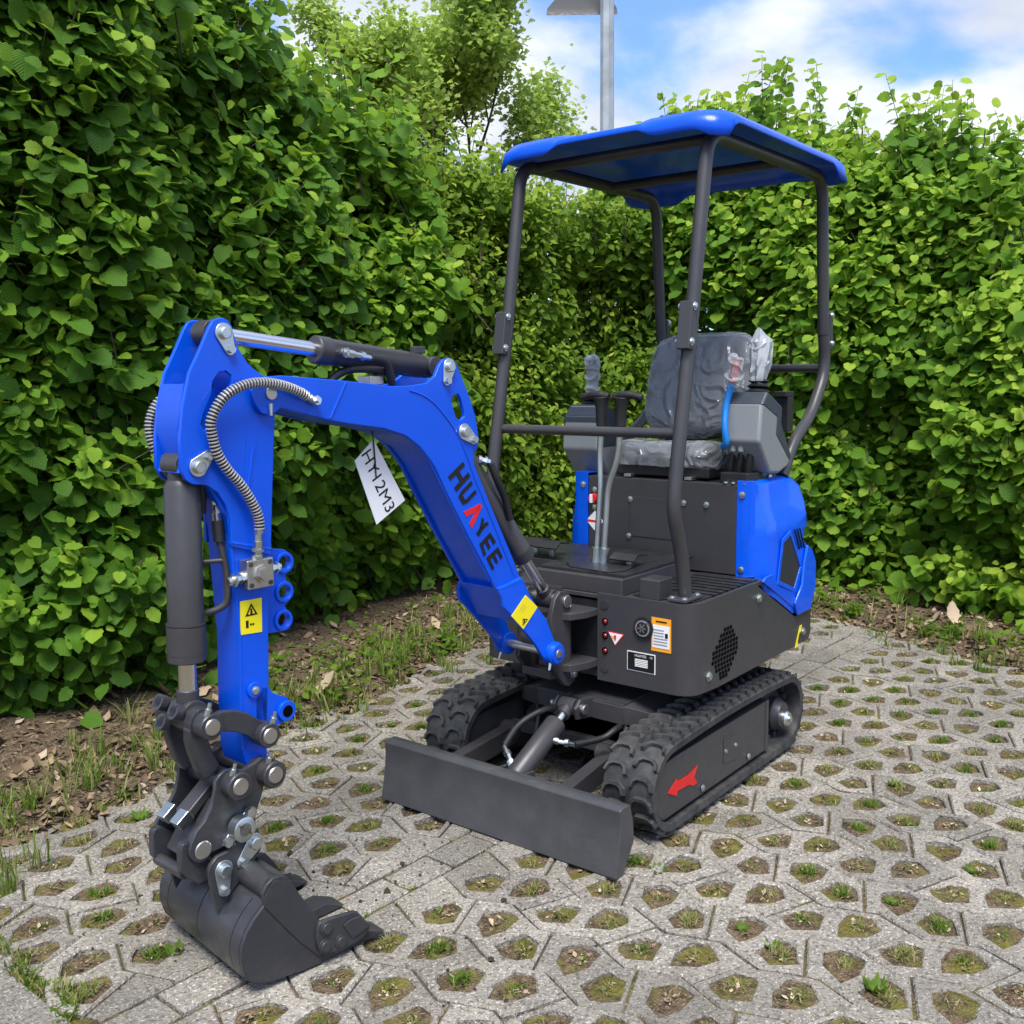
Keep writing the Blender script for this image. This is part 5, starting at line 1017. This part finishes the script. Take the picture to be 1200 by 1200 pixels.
for i, (a, b) in enumerate(zip(ps, ps[1:])): block([(b + .004, -.038), (a - .004, -.038), (a - .004, .071), (b + .004, .071)], seed=i)
for i in range(5): block([(2.145, -1.95 + i * .5), (2.6, -1.95 + i * .5), (2.6, -1.46 + i * .5), (2.145, -1.46 + i * .5)], 'concrete_slab', .08, 90 + i)

# ------------------------------------------------------------------ leaves and small plants
def leaf_template(rows, width, serr=0.0, fold=.18, droop=.25, seed=0, lobes=0, narrow=False):
    r = np.random.default_rng(seed); t = np.linspace(0, 1, rows + 1); w = width * np.interp(t, [0, .08, .22, .4, .58, .75, .88, .95, 1], [.42, .72, .95, 1.0, .92, .7, .38, .15, 0]); w = w if not narrow else width * np.sin(np.pi * t ** .8) ** .9; w[-1] = .0
    if serr: w[1:-1] += serr * np.where(np.arange(1, rows) % 2, 1, -1) * w[1:-1]
    if lobes: w[1:-1] *= 1 + .38 * np.cos(np.arange(1, rows) * np.pi)
    vs, uv = [], []; bend = r.uniform(-.08, .08)
    for tt, ww in zip(t, w):
        z = -droop * tt * tt; x0 = bend * tt * tt
        back = -.09 * (tt < .02)
        for u, s_ in ((0, -1), (.5, 0), (1, 1)):
            wav = .03 * math.sin(tt * 9 + s_ * 2 + seed)
            vs.append((x0 + s_ * ww, tt + (back if s_ else 0), z + abs(s_) * (fold * ww + wav) - (abs(s_) * ww * .35) ** 2)); uv.append((.5 + s_ * ww * .5 / max(width, .01), tt))
    q = []
    for i in range(rows):
        for j in (0, 1): a = i * 3 + j; q.append((a, a + 1, a + 4, a + 3))
    return np.array(vs), np.array(uv), np.array(q)
def leaf_mesh_bulk(templates, pos, X_, Y_, Z_, size, tone):
    co, fc, uvs, tn = [], [], [], []; base = 0; which = np.arange(len(pos)) % len(templates)
    for k, (tv, tu, tq) in enumerate(templates):
        i = np.where(which == k)[0]
        if not len(i): continue
        B = np.stack([X_[i], Y_[i], Z_[i]], -1)                     # columns
        v = np.einsum('nij,vj->nvi', B, tv) * size[i][:, None, None] + pos[i][:, None, :]; n, m_, _ = v.shape
        co.append(v.reshape(-1, 3)); fc.append((tq[None] + (np.arange(n) * m_)[:, None, None]).reshape(-1, 4) + base); uvs.append(np.tile(tu, (n, 1))); tn.append(np.repeat(tone[i], m_)); base += n * m_
    return np.concatenate(co), np.concatenate(fc), np.concatenate(uvs), np.concatenate(tn)
def norm(a): return a / np.maximum(np.linalg.norm(a, axis=-1, keepdims=True), 1e-9)
HAZ = [leaf_template(8, .45, .075, .13, d_, s_) for s_, d_ in ((1, .22), (2, .38), (3, .12), (4, .3))]
HAZB = [leaf_template(12, .45, .055, .13, d_, s_) for s_, d_ in ((1, .22), (2, .38), (3, .12), (4, .3))]
SML = [leaf_template(4, .30, 0, .22, d_, s_, narrow=True) for s_, d_ in ((5, .2), (6, .4), (7, .1))]
SMLB = [leaf_template(6, .30, 0, .22, d_, s_, narrow=True) for s_, d_ in ((5, .2), (6, .4), (7, .1))]
MAP = [leaf_template(5, .5, .0, .2, d_, s_, lobes=1) for s_, d_ in ((8, .2), (9, .35))]
NT_ = 5; LEAFOBJ = {}
for nm, tpl, mt_ in (('haz', HAZB, M_LEAF), ('sml', SMLB, M_LEAF2)):
    LEAFOBJ[nm] = [[np_mesh('leaf', t_[0], t_[2], mt_, uv=t_[1], tone=np.full(len(t_[0]), (k + .5) / NT_), link_=False) for k in range(NT_)] for t_ in tpl]
camp, cR, cU, cF = [np.array(v) for v in (CP, CR, CU, CF)]
def project(p):
    d_ = p - camp; z = d_ @ cF; return d_ @ cR / z * .98598, d_ @ cU / z * .98598, z
def shrub(name, label, cat, group, x0, x1, y0, y1, H, shoots, leafkind, lsize, mat, tmpl, ntw=(7, 12), out=(0, 0), leaders=14, hv=.25, seed=1, tone0=.4, seg=.4, round_=.35, base=.1, stems=7, lower=1.0):
    """bush filling x0..x1, y0..y1 up to H; shoots carry alternate leaves; out = direction of the face towards the court"""
    r = np.random.default_rng(seed); root = empty(name, label, cat, ((x0 + x1) / 2, (y0 + y1) / 2, 0), group)
    org = np.array(root.location); ctr = np.array([(x0 + x1) / 2, (y0 + y1) / 2]); hx, hy = (x1 - x0) / 2, (y1 - y0) / 2
    N = int(shoots * (1.9 if leafkind == 'haz' else 1.15)); o2 = norm(np.array(out, float)[None])[0]; tang = np.array([-o2[1], o2[0]])
    ht = abs(tang[0]) * hx + abs(tang[1]) * hy; ho = abs(o2[0]) * hx + abs(o2[1]) * hy
    # points: along the hedge (a), depth from the face (b, 0 = face), height (c)
    a = r.uniform(-1, 1, N); b = r.beta(.8, 1.6, N); c = base + (1 - base) * r.uniform(0, 1, N) ** .93
    topf = H * (1 - round_ * .28 * np.abs(a) ** 3) + hv * (vnoise(a * ht * 1.0 + seed * 7, a * 0, 1.7, seed) - .5) * 2
    z = c * topf
    bulge = .34 * (vnoise(a * ht + 9, z, 1.3, seed + 1) - .5) + .2 * (vnoise(a * ht + 5, z, 3.1, seed + 2) - .5)
    zr = z / H; prof = ho * (1 - .30 * np.clip(zr - .55, 0, 1) ** 1.5 * 2 - .16 * np.clip(.22 - zr, 0, 1) / .22 * lower)
    dep = prof + bulge - b * (ho * 1.5)
    xy = ctr + tang * (a * ht)[:, None] * (1 + .0) + o2 * dep[:, None]
    P = np.concatenate([xy, z[:, None]], 1)
    face = np.clip(1 - b * 2.2, 0, 1)
    D_ = np.concatenate([o2[None] * (.55 * face + .1)[:, None] + r.normal(0, .32, (N, 2)), (.75 + .35 * r.random(N) - .45 * np.clip(.35 - zr, 0, 1) / .35)[:, None]], 1)
    # leaders: upright shoots above the top
    if leaders:
        leaders = int(leaders * 2.4); la = r.uniform(-1, 1, leaders); lb = r.uniform(-.7, .5, leaders); lz = H * (1 - round_ * .28 * np.abs(la) ** 3) + r.uniform(-.15, .34, leaders) * np.where(r.random(leaders) < .5, 1, .5)
        lp_ = np.concatenate([ctr + tang * (la * ht)[:, None] + o2 * (lb * ho)[:, None], lz[:, None]], 1); P = np.concatenate([P, lp_]); D_ = np.concatenate([D_, np.concatenate([r.normal(0, .12, (leaders, 2)), np.ones((leaders, 1))], 1)]); face = np.concatenate([face, np.ones(leaders)]); b = np.concatenate([b, np.zeros(leaders)])
    pocket = vnoise(P[:, 0] + P[:, 1] * .7 + 11, P[:, 2], 2.6, seed + 9); kp = (b > .3) | (pocket > .30 + .12 * r.random(len(P))); kp[N:] = True; P, D_, face, b = P[kp], D_[kp], face[kp], b[kp]; N = int(kp[:N].sum())
    D_ = norm(D_); n = len(P); L = seg * r.uniform(.7, 1.3, n); L[N:] *= 1.9
    cnt = r.integers(ntw[0], ntw[1] + 1, n); cnt[N:] = (cnt[N:] * 3).astype(int); idx = np.repeat(np.arange(n), cnt); j = np.concatenate([np.arange(k) for k in cnt]); f = (j + .5) / cnt[idx]
    arch = np.zeros((len(idx), 3)); arch[:, 2] = np.where(idx < N, -.22 * (f * L[idx]) ** 2 / .4, 0)
    pos = P[idx] + D_[idx] * ((f - 1) * L[idx])[:, None] + arch + r.normal(0, .012, (len(idx), 3))
    phi = r.uniform(0, 6.28, n)[idx] + j * 2.4; u = norm(np.cross(D_, [0.3, .2, 1.]) + 1e-6)[idx]; w = np.cross(D_[idx], u)
    side = u * np.cos(phi)[:, None] + w * np.sin(phi)[:, None]; o3 = np.array([o2[0], o2[1], 0])
    Yd = norm(side * .8 + o3 * .55 + D_[idx] * .25 + np.array([0, 0, -.5]) + r.normal(0, .36, (len(idx), 3)))
    up = norm(o3 * .75 + np.array([0, 0, 1.]) * .7 + side * .3 + r.normal(0, .42, (len(idx), 3)))
    Zd = norm(up - Yd * np.sum(up * Yd, 1, keepdims=True)); Xd = np.cross(Yd, Zd)
    size = lsize * (1.12 - np.where(idx < N, .55, .4) * f ** 2.2) * r.uniform(.6, 1.28, len(idx))
    clump = vnoise(pos[:, 0] * 1.0 + pos[:, 1], pos[:, 2], 2.4, seed + 3) - .5
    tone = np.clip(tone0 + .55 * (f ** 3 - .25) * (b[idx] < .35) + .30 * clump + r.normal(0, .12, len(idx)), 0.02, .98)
    pos = pos + side * (size * .25)[:, None]
    keep = pos[:, 2] > .03; pos, Xd, Yd, Zd, size, tone, bb = [q[keep] for q in (pos, Xd, Yd, Zd, size, tone, b[idx])]
    # the 300 leaves that show largest become parts of their own
    pu, pv, pz = project(pos); vis = (np.abs(pu) < .5) & (np.abs(pv) < .5) & (bb < .25); score = np.where(vis, size / pz * (1 - bb * 2), -1); order = np.argsort(-score); top = [i for i in order[:300] if score[i] > 0]
    rest = np.ones(len(pos), bool); rest[top] = False
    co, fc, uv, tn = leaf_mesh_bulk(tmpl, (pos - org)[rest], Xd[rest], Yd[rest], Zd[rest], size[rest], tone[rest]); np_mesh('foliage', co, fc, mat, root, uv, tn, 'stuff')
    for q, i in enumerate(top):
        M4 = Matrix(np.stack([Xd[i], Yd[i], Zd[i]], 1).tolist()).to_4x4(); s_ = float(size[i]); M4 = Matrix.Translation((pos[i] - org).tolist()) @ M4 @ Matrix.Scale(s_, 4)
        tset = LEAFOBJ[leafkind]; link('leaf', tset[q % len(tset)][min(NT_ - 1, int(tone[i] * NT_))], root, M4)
    # twigs for the shoots, stems from the ground
    tw = MB(); sel = r.permutation(n)[:min(n, 420)]; sel = np.concatenate([sel, np.arange(N, n)])
    for i in sel: p1 = Vector(P[i] - org); d_ = Vector(D_[i]); l_ = float(L[i]) * 1.25; tw.tube([p1 - d_ * l_, p1 - d_ * (l_ * .5) + Vector((0, 0, .01)), p1 + Vector((0, 0, -.05 if i < N else -.02))], [.0045, .0032, .0016], 4, False)
    t_ = tw.build('twigs', M_STEM, root, smooth=60); t_['kind'] = 'stuff'
    for k in range(stems):
        aa = r.uniform(-.85, .85); q = ctr + tang * aa * ht * .8 + o2 * r.uniform(-.5, .25) * ho; e_ = ctr + tang * aa * ht + o2 * r.uniform(-.6, .62) * ho; hh = H * r.uniform(.8, 1.02)
        pts = spline([(q[0] - org[0], q[1] - org[1], -.02), (q[0] * .8 + e_[0] * .2 - org[0] + r.normal(0, .03), q[1] * .8 + e_[1] * .2 - org[1], hh * .3), (q[0] * .4 + e_[0] * .6 - org[0], q[1] * .4 + e_[1] * .6 - org[1] + r.normal(0, .03), hh * .65), (e_[0] - org[0], e_[1] - org[1], hh)], 4)
        R0 = r.uniform(.014, .026); MB().tube(pts, [R0 * (1 - .85 * i / (len(pts) - 1)) for i in range(len(pts))], 7).build('stem', M_STEM, root, smooth=60)
    return root
GH = 'hazel bushes of the hedge'
SHR = [
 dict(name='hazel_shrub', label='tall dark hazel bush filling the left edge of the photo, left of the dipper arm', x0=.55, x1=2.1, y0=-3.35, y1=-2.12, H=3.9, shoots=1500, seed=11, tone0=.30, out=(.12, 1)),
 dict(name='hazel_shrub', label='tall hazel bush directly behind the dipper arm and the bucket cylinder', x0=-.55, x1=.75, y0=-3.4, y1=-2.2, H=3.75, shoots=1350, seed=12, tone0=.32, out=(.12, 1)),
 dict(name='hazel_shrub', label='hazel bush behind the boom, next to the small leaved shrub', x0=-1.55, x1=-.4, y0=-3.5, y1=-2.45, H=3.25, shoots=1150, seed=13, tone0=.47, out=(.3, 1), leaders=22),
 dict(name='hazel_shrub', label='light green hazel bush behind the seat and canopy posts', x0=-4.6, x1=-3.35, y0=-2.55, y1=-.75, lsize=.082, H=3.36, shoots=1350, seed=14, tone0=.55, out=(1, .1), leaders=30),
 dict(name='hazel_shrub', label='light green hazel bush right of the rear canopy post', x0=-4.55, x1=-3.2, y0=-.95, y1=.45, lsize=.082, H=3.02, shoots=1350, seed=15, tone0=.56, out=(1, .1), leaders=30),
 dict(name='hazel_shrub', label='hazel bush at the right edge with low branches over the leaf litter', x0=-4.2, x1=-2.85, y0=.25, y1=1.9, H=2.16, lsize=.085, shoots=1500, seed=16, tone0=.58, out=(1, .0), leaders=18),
]
for s_ in SHR:
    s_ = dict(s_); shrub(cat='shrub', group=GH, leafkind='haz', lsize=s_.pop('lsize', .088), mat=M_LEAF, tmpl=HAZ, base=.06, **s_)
for s_ in [dict(label='small leaved green shrub between the hazel bushes, behind the boom cylinder', x0=-2.75, x1=-1.45, y0=-3.6, y1=-2.45, H=3.0, shoots=3000, seed=21, out=(.45, 1), tone0=.42),
           dict(label='small leaved shrub in the hedge corner, seen between the two right-hand canopy posts', x0=-3.9, x1=-2.55, y0=-3.5, y1=-2.1, H=2.78, shoots=3000, seed=22, out=(.7, .8), tone0=.45)]:
    shrub('dogwood_shrub', cat='shrub', group='small leaved shrubs in the hedge corner', leafkind='sml', lsize=.066, mat=M_LEAF2, tmpl=SML, ntw=(8, 14), seg=.32, leaders=26, base=.05, hv=.2, **s_)

# background tree
def tree():
    r = np.random.default_rng(5); T0 = np.array([-9.0, -9.0, 0.]); root = empty('maple_tree', 'airy olive green tree standing behind the hedge, left of the lamp post', 'tree', T0)
    tr = MB(); tips = []
    def grow(p, d_, L, rad, lev):
        pts = [p]; q = p.copy()
        for k in range(4): d_ = (d_ + Vector(r.normal(0, .12, 3).tolist()) + Vector((0, 0, .05))).normalized(); q = q + d_ * L / 4; pts.append(q.copy())
        (tr if lev < 5 else tr).tube(pts, [rad * (1 - .4 * i / 4) for i in range(5)], 6, False)
        if lev >= 3: tips.extend([(pts[2], d_), (pts[3], d_), (q, d_)])
        if lev < 5:
            for k in range(3 if lev else 5):
                ax = Vector(r.normal(0, 1, 3).tolist()).cross(d_).normalized(); nd = (Matrix.Rotation(R(r.uniform(12, 36)), 3, ax) @ d_).normalized(); grow(pts[2 + k % 3], nd, L * r.uniform(.55, .66), rad * .55, lev + 1)
    grow(Vector((0, 0, 0)), Vector((0, 0, 1)), 3.55, .085, 0)
    tr.build('trunk', M_STEM, root, smooth=60)
    tp_ = np.array([list(p) for p, d_ in tips]); n = len(tp_); m_ = int(40000 / n); pos = np.repeat(tp_, m_, 0) + r.normal(0, .15, (n * m_, 3)); N = len(pos)
    Yd = norm(r.normal(0, 1, (N, 3)) * [1, 1, .5] + [0, 0, -.3]); up = norm(r.normal(0, .5, (N, 3)) + [.2, .2, 1]); Zd = norm(up - Yd * np.sum(up * Yd, 1, keepdims=True)); Xd = np.cross(Yd, Zd)
    co, fc, uv, tn = leaf_mesh_bulk(MAP, pos, Xd, Yd, Zd, r.uniform(.055, .095, N), np.clip(r.normal(.45, .22, N), .02, .98)); c = np_mesh('crown', co, fc, M_LEAF3, root, uv, tn, 'stuff')
tree()

# grass, moss, litter, weeds
def blades(name, pos, h, tone, mat, spread=.35, wid=.0022, seed=1, parent=None):
    r = np.random.default_rng(seed); n = len(pos); az = r.uniform(0, 6.28, n); lean = np.abs(r.normal(0, spread, n)); d_ = np.stack([np.cos(az) * np.sin(lean), np.sin(az) * np.sin(lean), np.cos(lean)], 1); s_ = np.stack([-np.sin(az), np.cos(az), np.zeros(n)], 1); w = (wid * r.uniform(.6, 1.4, n))[:, None]; hh = h[:, None]
    bend = np.stack([np.cos(az), np.sin(az), -np.ones(n) * .6], 1) * hh * r.uniform(.05, .35, (n, 1))
    v = np.stack([pos - s_ * w, pos + s_ * w, pos + d_ * hh * .55 + s_ * w * .8, pos + d_ * hh * .55 - s_ * w * .8, pos + d_ * hh + bend + s_ * w * .15, pos + d_ * hh + bend - s_ * w * .15], 1)
    b = np.arange(n)[:, None, None] * 6; q = (np.array([[0, 1, 2, 3], [3, 2, 4, 5]])[None] + b).reshape(-1, 4); uv = np.tile(np.array([[.2, 0], [.8, 0], [.8, .5], [.2, .5], [.6, 1], [.4, 1]]), (n, 1))
    o = np_mesh(name, v.reshape(-1, 3), q, mat, parent, uv, np.repeat(tone, 6), 'stuff'); o['label'] = 'short grass and moss growing in the paver holes' if 'moss' in name else 'grass tufts along the edge of the paving'; return o
r = np.random.default_rng(3); gp, gh, gt = [], [], []
for H in holes_at:
    A = np.array(H); c = A.mean(0); ty = r.random(); n = int(r.choice([8, 25, 60, 120, 220], p=[.15, .25, .25, .22, .13])); green = r.random() < .62; off = r.normal(0, .016, 2)
    for k in range(n):
        w = r.dirichlet(np.ones(len(A))); q = (w @ A) * .75 + c * .25 + (off if n < 60 else 0) * .6; x, y = PQ(*q).xy; gp.append((x, y, float(soil_z(np.array(x), np.array(y))) - .001)); gh.append(r.uniform(.006, .022) * (1.35 if n > 90 else 1)); gt.append(np.clip(r.normal(.42, .16), .1, .75) if green and r.random() < .85 else r.uniform(.75, 1))
blades('moss', np.array(gp), np.array(gh), np.array(gt), M_GRASS, .7, .0018, 4)
gp, gh, gt = [], [], []
def tuft(x, y, n, h, rad, dry=.2):
    for k in range(n):
        a, d_ = r.uniform(0, 6.28), rad * r.random() ** .7; X2, Y2 = x + d_ * math.cos(a), y + d_ * math.sin(a); gp.append((X2, Y2, float(soil_z(np.array(X2), np.array(Y2))))); gh.append(h * r.uniform(.4, 1.1)); gt.append(r.uniform(.78, 1) if r.random() < dry else np.clip(r.normal(.4, .15), .05, .7))
for k in range(260):
    p = r.uniform(-2.2, 2.0); q = float(edge_left(np.array(p))) + r.normal(-.16, .16); v = PQ(p, q); tuft(v.x, v.y, int(r.integers(6, 26)), r.uniform(.04, .17), r.uniform(.015, .06), .4)
for k in range(90):
    q = r.uniform(-.9, 2.2); p = float(edge_right(np.array(q))) + r.normal(-.12, .15); v = PQ(p, q); tuft(v.x, v.y, int(r.integers(6, 26)), r.uniform(.04, .15), r.uniform(.015, .06), .3)
for k in range(46): v = PQ(2.12 + r.normal(0, .016), r.uniform(-.75, -.1)); tuft(v.x, v.y, 14, .034, .022, .45)
for k in range(40): v = PQ(r.uniform(-2.3, 2), r.choice([-.043, .0755]) + r.normal(0, .003)); tuft(v.x, v.y, 8, .018, .012, .4)
blades('grass', np.array(gp), np.array(gh), np.array(gt), M_GRASS, .4, .0026, 5)
# low seedlings and weeds at the foot of the hedge
n0 = 150; p = np.concatenate([r.uniform(-2.0, .9, 60), r.uniform(-1, 1, 90) * 0 - 9]); q = edge_left(p) - np.abs(r.normal(.2, .28, n0)) - .02; q2 = r.uniform(-.9, 2.4, n0); p2 = edge_right(q2) - np.abs(r.normal(.1, .22, n0)); sel = p < -5; p = np.where(sel, p2, p); q = np.where(sel, q2, q)
k_ = r.integers(4, 22, n0); ii = np.repeat(np.arange(n0), k_); hgt = np.repeat(r.uniform(.02, .16, n0), k_); n = len(ii); p = p[ii] + r.normal(0, .03, n); q = q[ii] + r.normal(0, .03, n); x_ = p * E1.x + q * E2.x; y_ = p * E1.y + q * E2.y
pos = np.stack([x_, y_, soil_z(x_, y_) + .01 + hgt * r.random(n)], 1); Yd = norm(np.concatenate([r.normal(0, 1, (n, 2)), r.uniform(-.3, .7, (n, 1))], 1)); up = norm(r.normal(0, .4, (n, 3)) + [.2, .2, 1]); Zd = norm(up - Yd * np.sum(up * Yd, 1, keepdims=True)); Xd = np.cross(Yd, Zd)
co, fc, uv, tn = leaf_mesh_bulk(SML, pos, Xd, Yd, Zd, r.uniform(.018, .05, n), np.clip(r.normal(.25, .16, n), .02, .8)); o = np_mesh('ground_cover', co, fc, M_LEAF2, None, uv, tn, 'stuff'); o['label'] = 'low green seedlings and weeds at the foot of the hedge'
# leaf litter and crumbs
n = 15000; p = r.uniform(-3.2, 2.1, n); lx = np.where(r.random(n) < .62, 0, 1); q = np.where(lx == 0, edge_left(p) - np.abs(r.normal(0, .5, n)) + .05, 0); q2 = r.uniform(-1.4, 2.6, n); p2 = edge_right(q2) - np.abs(r.normal(0, .45, n)) + .04
p = np.where(lx == 0, p, p2); q = np.where(lx == 0, q, q2); xy = np.stack([p * E1.x + q * E2.x, p * E1.y + q * E2.y], 1); z = soil_z(xy[:, 0], xy[:, 1]) + r.uniform(.001, .012, n)
pos = np.concatenate([xy, z[:, None]], 1); Yd = norm(np.concatenate([r.normal(0, 1, (n, 2)), r.normal(0, .25, (n, 1))], 1)); up = norm(r.normal(0, .35, (n, 3)) + [0, 0, 1]); Zd = norm(up - Yd * np.sum(up * Yd, 1, keepdims=True)); Xd = np.cross(Yd, Zd)
LIT = [leaf_template(3, .34, .15, .5, -.5, 31, narrow=True), leaf_template(3, .2, 0, -.4, .4, 32, narrow=True), leaf_template(2, .08, 0, .1, .1, 33)]
co, fc, uv, tn = leaf_mesh_bulk(LIT, pos, Xd, Yd, Zd, r.uniform(.012, .045, n) * np.where(r.random(n) < .06, 1.7, 1), np.clip(r.beta(1.6, 2.6, n), 0, 1)); o = np_mesh('leaf_litter', co, fc, M_LITTER, None, uv, tn, 'stuff'); o['label'] = 'brown leaf litter and bark chips under the hedge'
# seeds, chaff and flakes in the holes and on the stones
pp_ = []
for H in holes_at:
    A = np.array(H); c = A.mean(0)
    for k in range(int(r.integers(4, 34))): w = r.dirichlet(np.ones(len(A))); q_ = (w @ A) * .85 + c * .15; v = PQ(*q_); pp_.append((v.x, v.y, float(soil_z(np.array(v.x), np.array(v.y))) + .004))
pos = np.array(pp_); n = len(pos); Yd = norm(np.concatenate([r.normal(0, 1, (n, 2)), r.normal(0, .2, (n, 1))], 1)); up = norm(r.normal(0, .3, (n, 3)) + [0, 0, 1]); Zd = norm(up - Yd * np.sum(up * Yd, 1, keepdims=True)); Xd = np.cross(Yd, Zd)
co, fc, uv, tn = leaf_mesh_bulk(LIT, pos, Xd, Yd, Zd, r.uniform(.004, .017, n), np.clip(r.beta(2.2, 1.3, n), 0, 1)); o = np_mesh('chaff', co, fc, M_LITTER, None, uv, tn, 'stuff'); o['label'] = 'dry chaff lying in the paver holes'
# dark soil crumbs scattered on the stones near the bucket
cm = MB()
for k in range(190):
    c = random.choice([(1.45, -.12, .16), (1.25, -.05, .2), (1.1, .35, .25), (1.75, -.35, .2), (1.5, .5, .3)]); p_, q_ = random.gauss(c[0], c[2]), random.gauss(c[1], c[2] * .6); s_ = random.uniform(.002, .007) * (2.2 if random.random() < .06 else 1); v = PQ(p_, q_, .002); 
    if p_ < .95: continue
    a = [Vector((random.uniform(.6, 1.2) * s_ * x, random.uniform(.6, 1.2) * s_ * y, random.uniform(.5, .9) * s_ * z_)) + v for x, y, z_ in ((1, 0, 0), (0, 1, 0), (-1, 0, 0), (0, -1, 0), (0, 0, 1), (0, 0, -1))]
    cm.add(a, [(0, 1, 4), (1, 2, 4), (2, 3, 4), (3, 0, 4), (1, 0, 5), (2, 1, 5), (3, 2, 5), (0, 3, 5)])
o = cm.build('soil_crumbs', M_CRUMB, smooth=60); o['kind'] = 'stuff'; o['label'] = 'dark soil crumbs scattered on the pavers near the bucket'
# single weeds
def weed(p, n, L, label, wid=.16, lift=.5, tone=.45, seed=0, small=False):
    rr = np.random.default_rng(seed); x, y = p; z = float(soil_z(np.array(x), np.array(y))); root = empty('weed', label, 'weed', (x, y, z), 'weeds in the paver holes')
    T_ = leaf_template(6, wid, .05, .2, .55, seed + 40, narrow=True)
    n = int(n * 1.4); L *= .7; lift *= .5; tone = min(tone, .38)
    for k in range(n):
        a = 2.4 * k + rr.normal(0, .2); el = lift * rr.uniform(.4, 1.3); yd = np.array([math.cos(a) * math.cos(el), math.sin(a) * math.cos(el), math.sin(el)]); xd = norm(np.array([-math.sin(a), math.cos(a), rr.normal(0, .15)])[None])[0]; zd = np.cross(xd, yd); zd = zd / np.linalg.norm(zd); xd = np.cross(yd, zd)
        s_ = L * rr.uniform(.6, 1.1); co = (T_[0] * s_) @ np.stack([xd, yd, zd]) ; np_mesh('leaf', co + yd * .004, T_[2], M_GRASS, root, T_[1], np.full(len(co), np.clip(tone + rr.normal(0, .08), 0, .7)))
def at_px(u, v):
    d_ = CF + CR * ((u - 600) / 1183.18) + CU * ((600 - v) / 1183.18); return (CP + d_ * (-CP.z / d_.z)).xy
for (u, v, n, L, lb, w_, li, to) in [(1027, 1158, 16, .055, 'large leafy rosette in a paver hole near the right end of the bottom edge', .2, .75, .35), (905, 1108, 14, .032, 'bright green weed in a paver hole right of the blade, near the bottom', .25, .6, .45), (772, 1020, 9, .05, 'weed with broad leaves beside the right end of the blade', .34, .5, .3),
        (870, 1085, 12, .03, 'small green weed in the paver hole right below the track end', .25, .6, .5), (1046, 1057, 12, .034, 'green weed in a paver hole among the right pavers', .22, .6, .4), (1140, 1018, 11, .036, 'pale green weed near the right edge of the paving', .2, .5, .25), (1068, 963, 9, .034, 'weed with wide leaves in a far right paver hole', .3, .5, .3), (1047, 918, 10, .036, 'tall green weed standing among the right pavers', .25, .7, .3),
        (145, 935, 18, .05, 'flat leafy rosette on the left pavers beside the litter', .2, .35, .45), (165, 957, 18, .055, 'leafy rosette on the left pavers left of the coupler', .2, .35, .45), (460, 848, 10, .03, 'pale weed in a hole left of the blade', .24, .5, .2), (205, 1115, 10, .045, 'weed with small round leaves below the bucket back', .36, .6, .5), (75, 1185, 14, .05, 'weeds growing in the joint beside the corner slab', .3, .7, .35), (1090, 905, 8, .03, 'small weed in a far paver hole by the right edge', .3, .6, .3)]:
    weed(at_px(u, v), n, L, lb, w_, li, to, int(u))
# curled dry leaves
def dryleaf(u, v, L, label, az):
    x, y = at_px(u, v); z = float(soil_z(np.array(x), np.array(y))) + .012; T_ = leaf_template(8, .34, .08, .9, -.9, 60); o = np_mesh('dry_leaf', T_[0] * L, T_[2], M_LITTER, None, T_[1], np.full(len(T_[0]), .85)); o.location = (x, y, z); o.rotation_euler = (.2, .15, az); tag(o, label, 'dry leaf', 'fallen dry leaves')
dryleaf(372, 824, .10, 'curled pale dry leaf at the paving edge behind the dipper', 1.2); dryleaf(1118, 742, .11, 'pale dry leaf on the litter under the right hedge', 2.2); dryleaf(1085, 742, .09, 'brown dry leaf beside the pale one under the right hedge', .4)
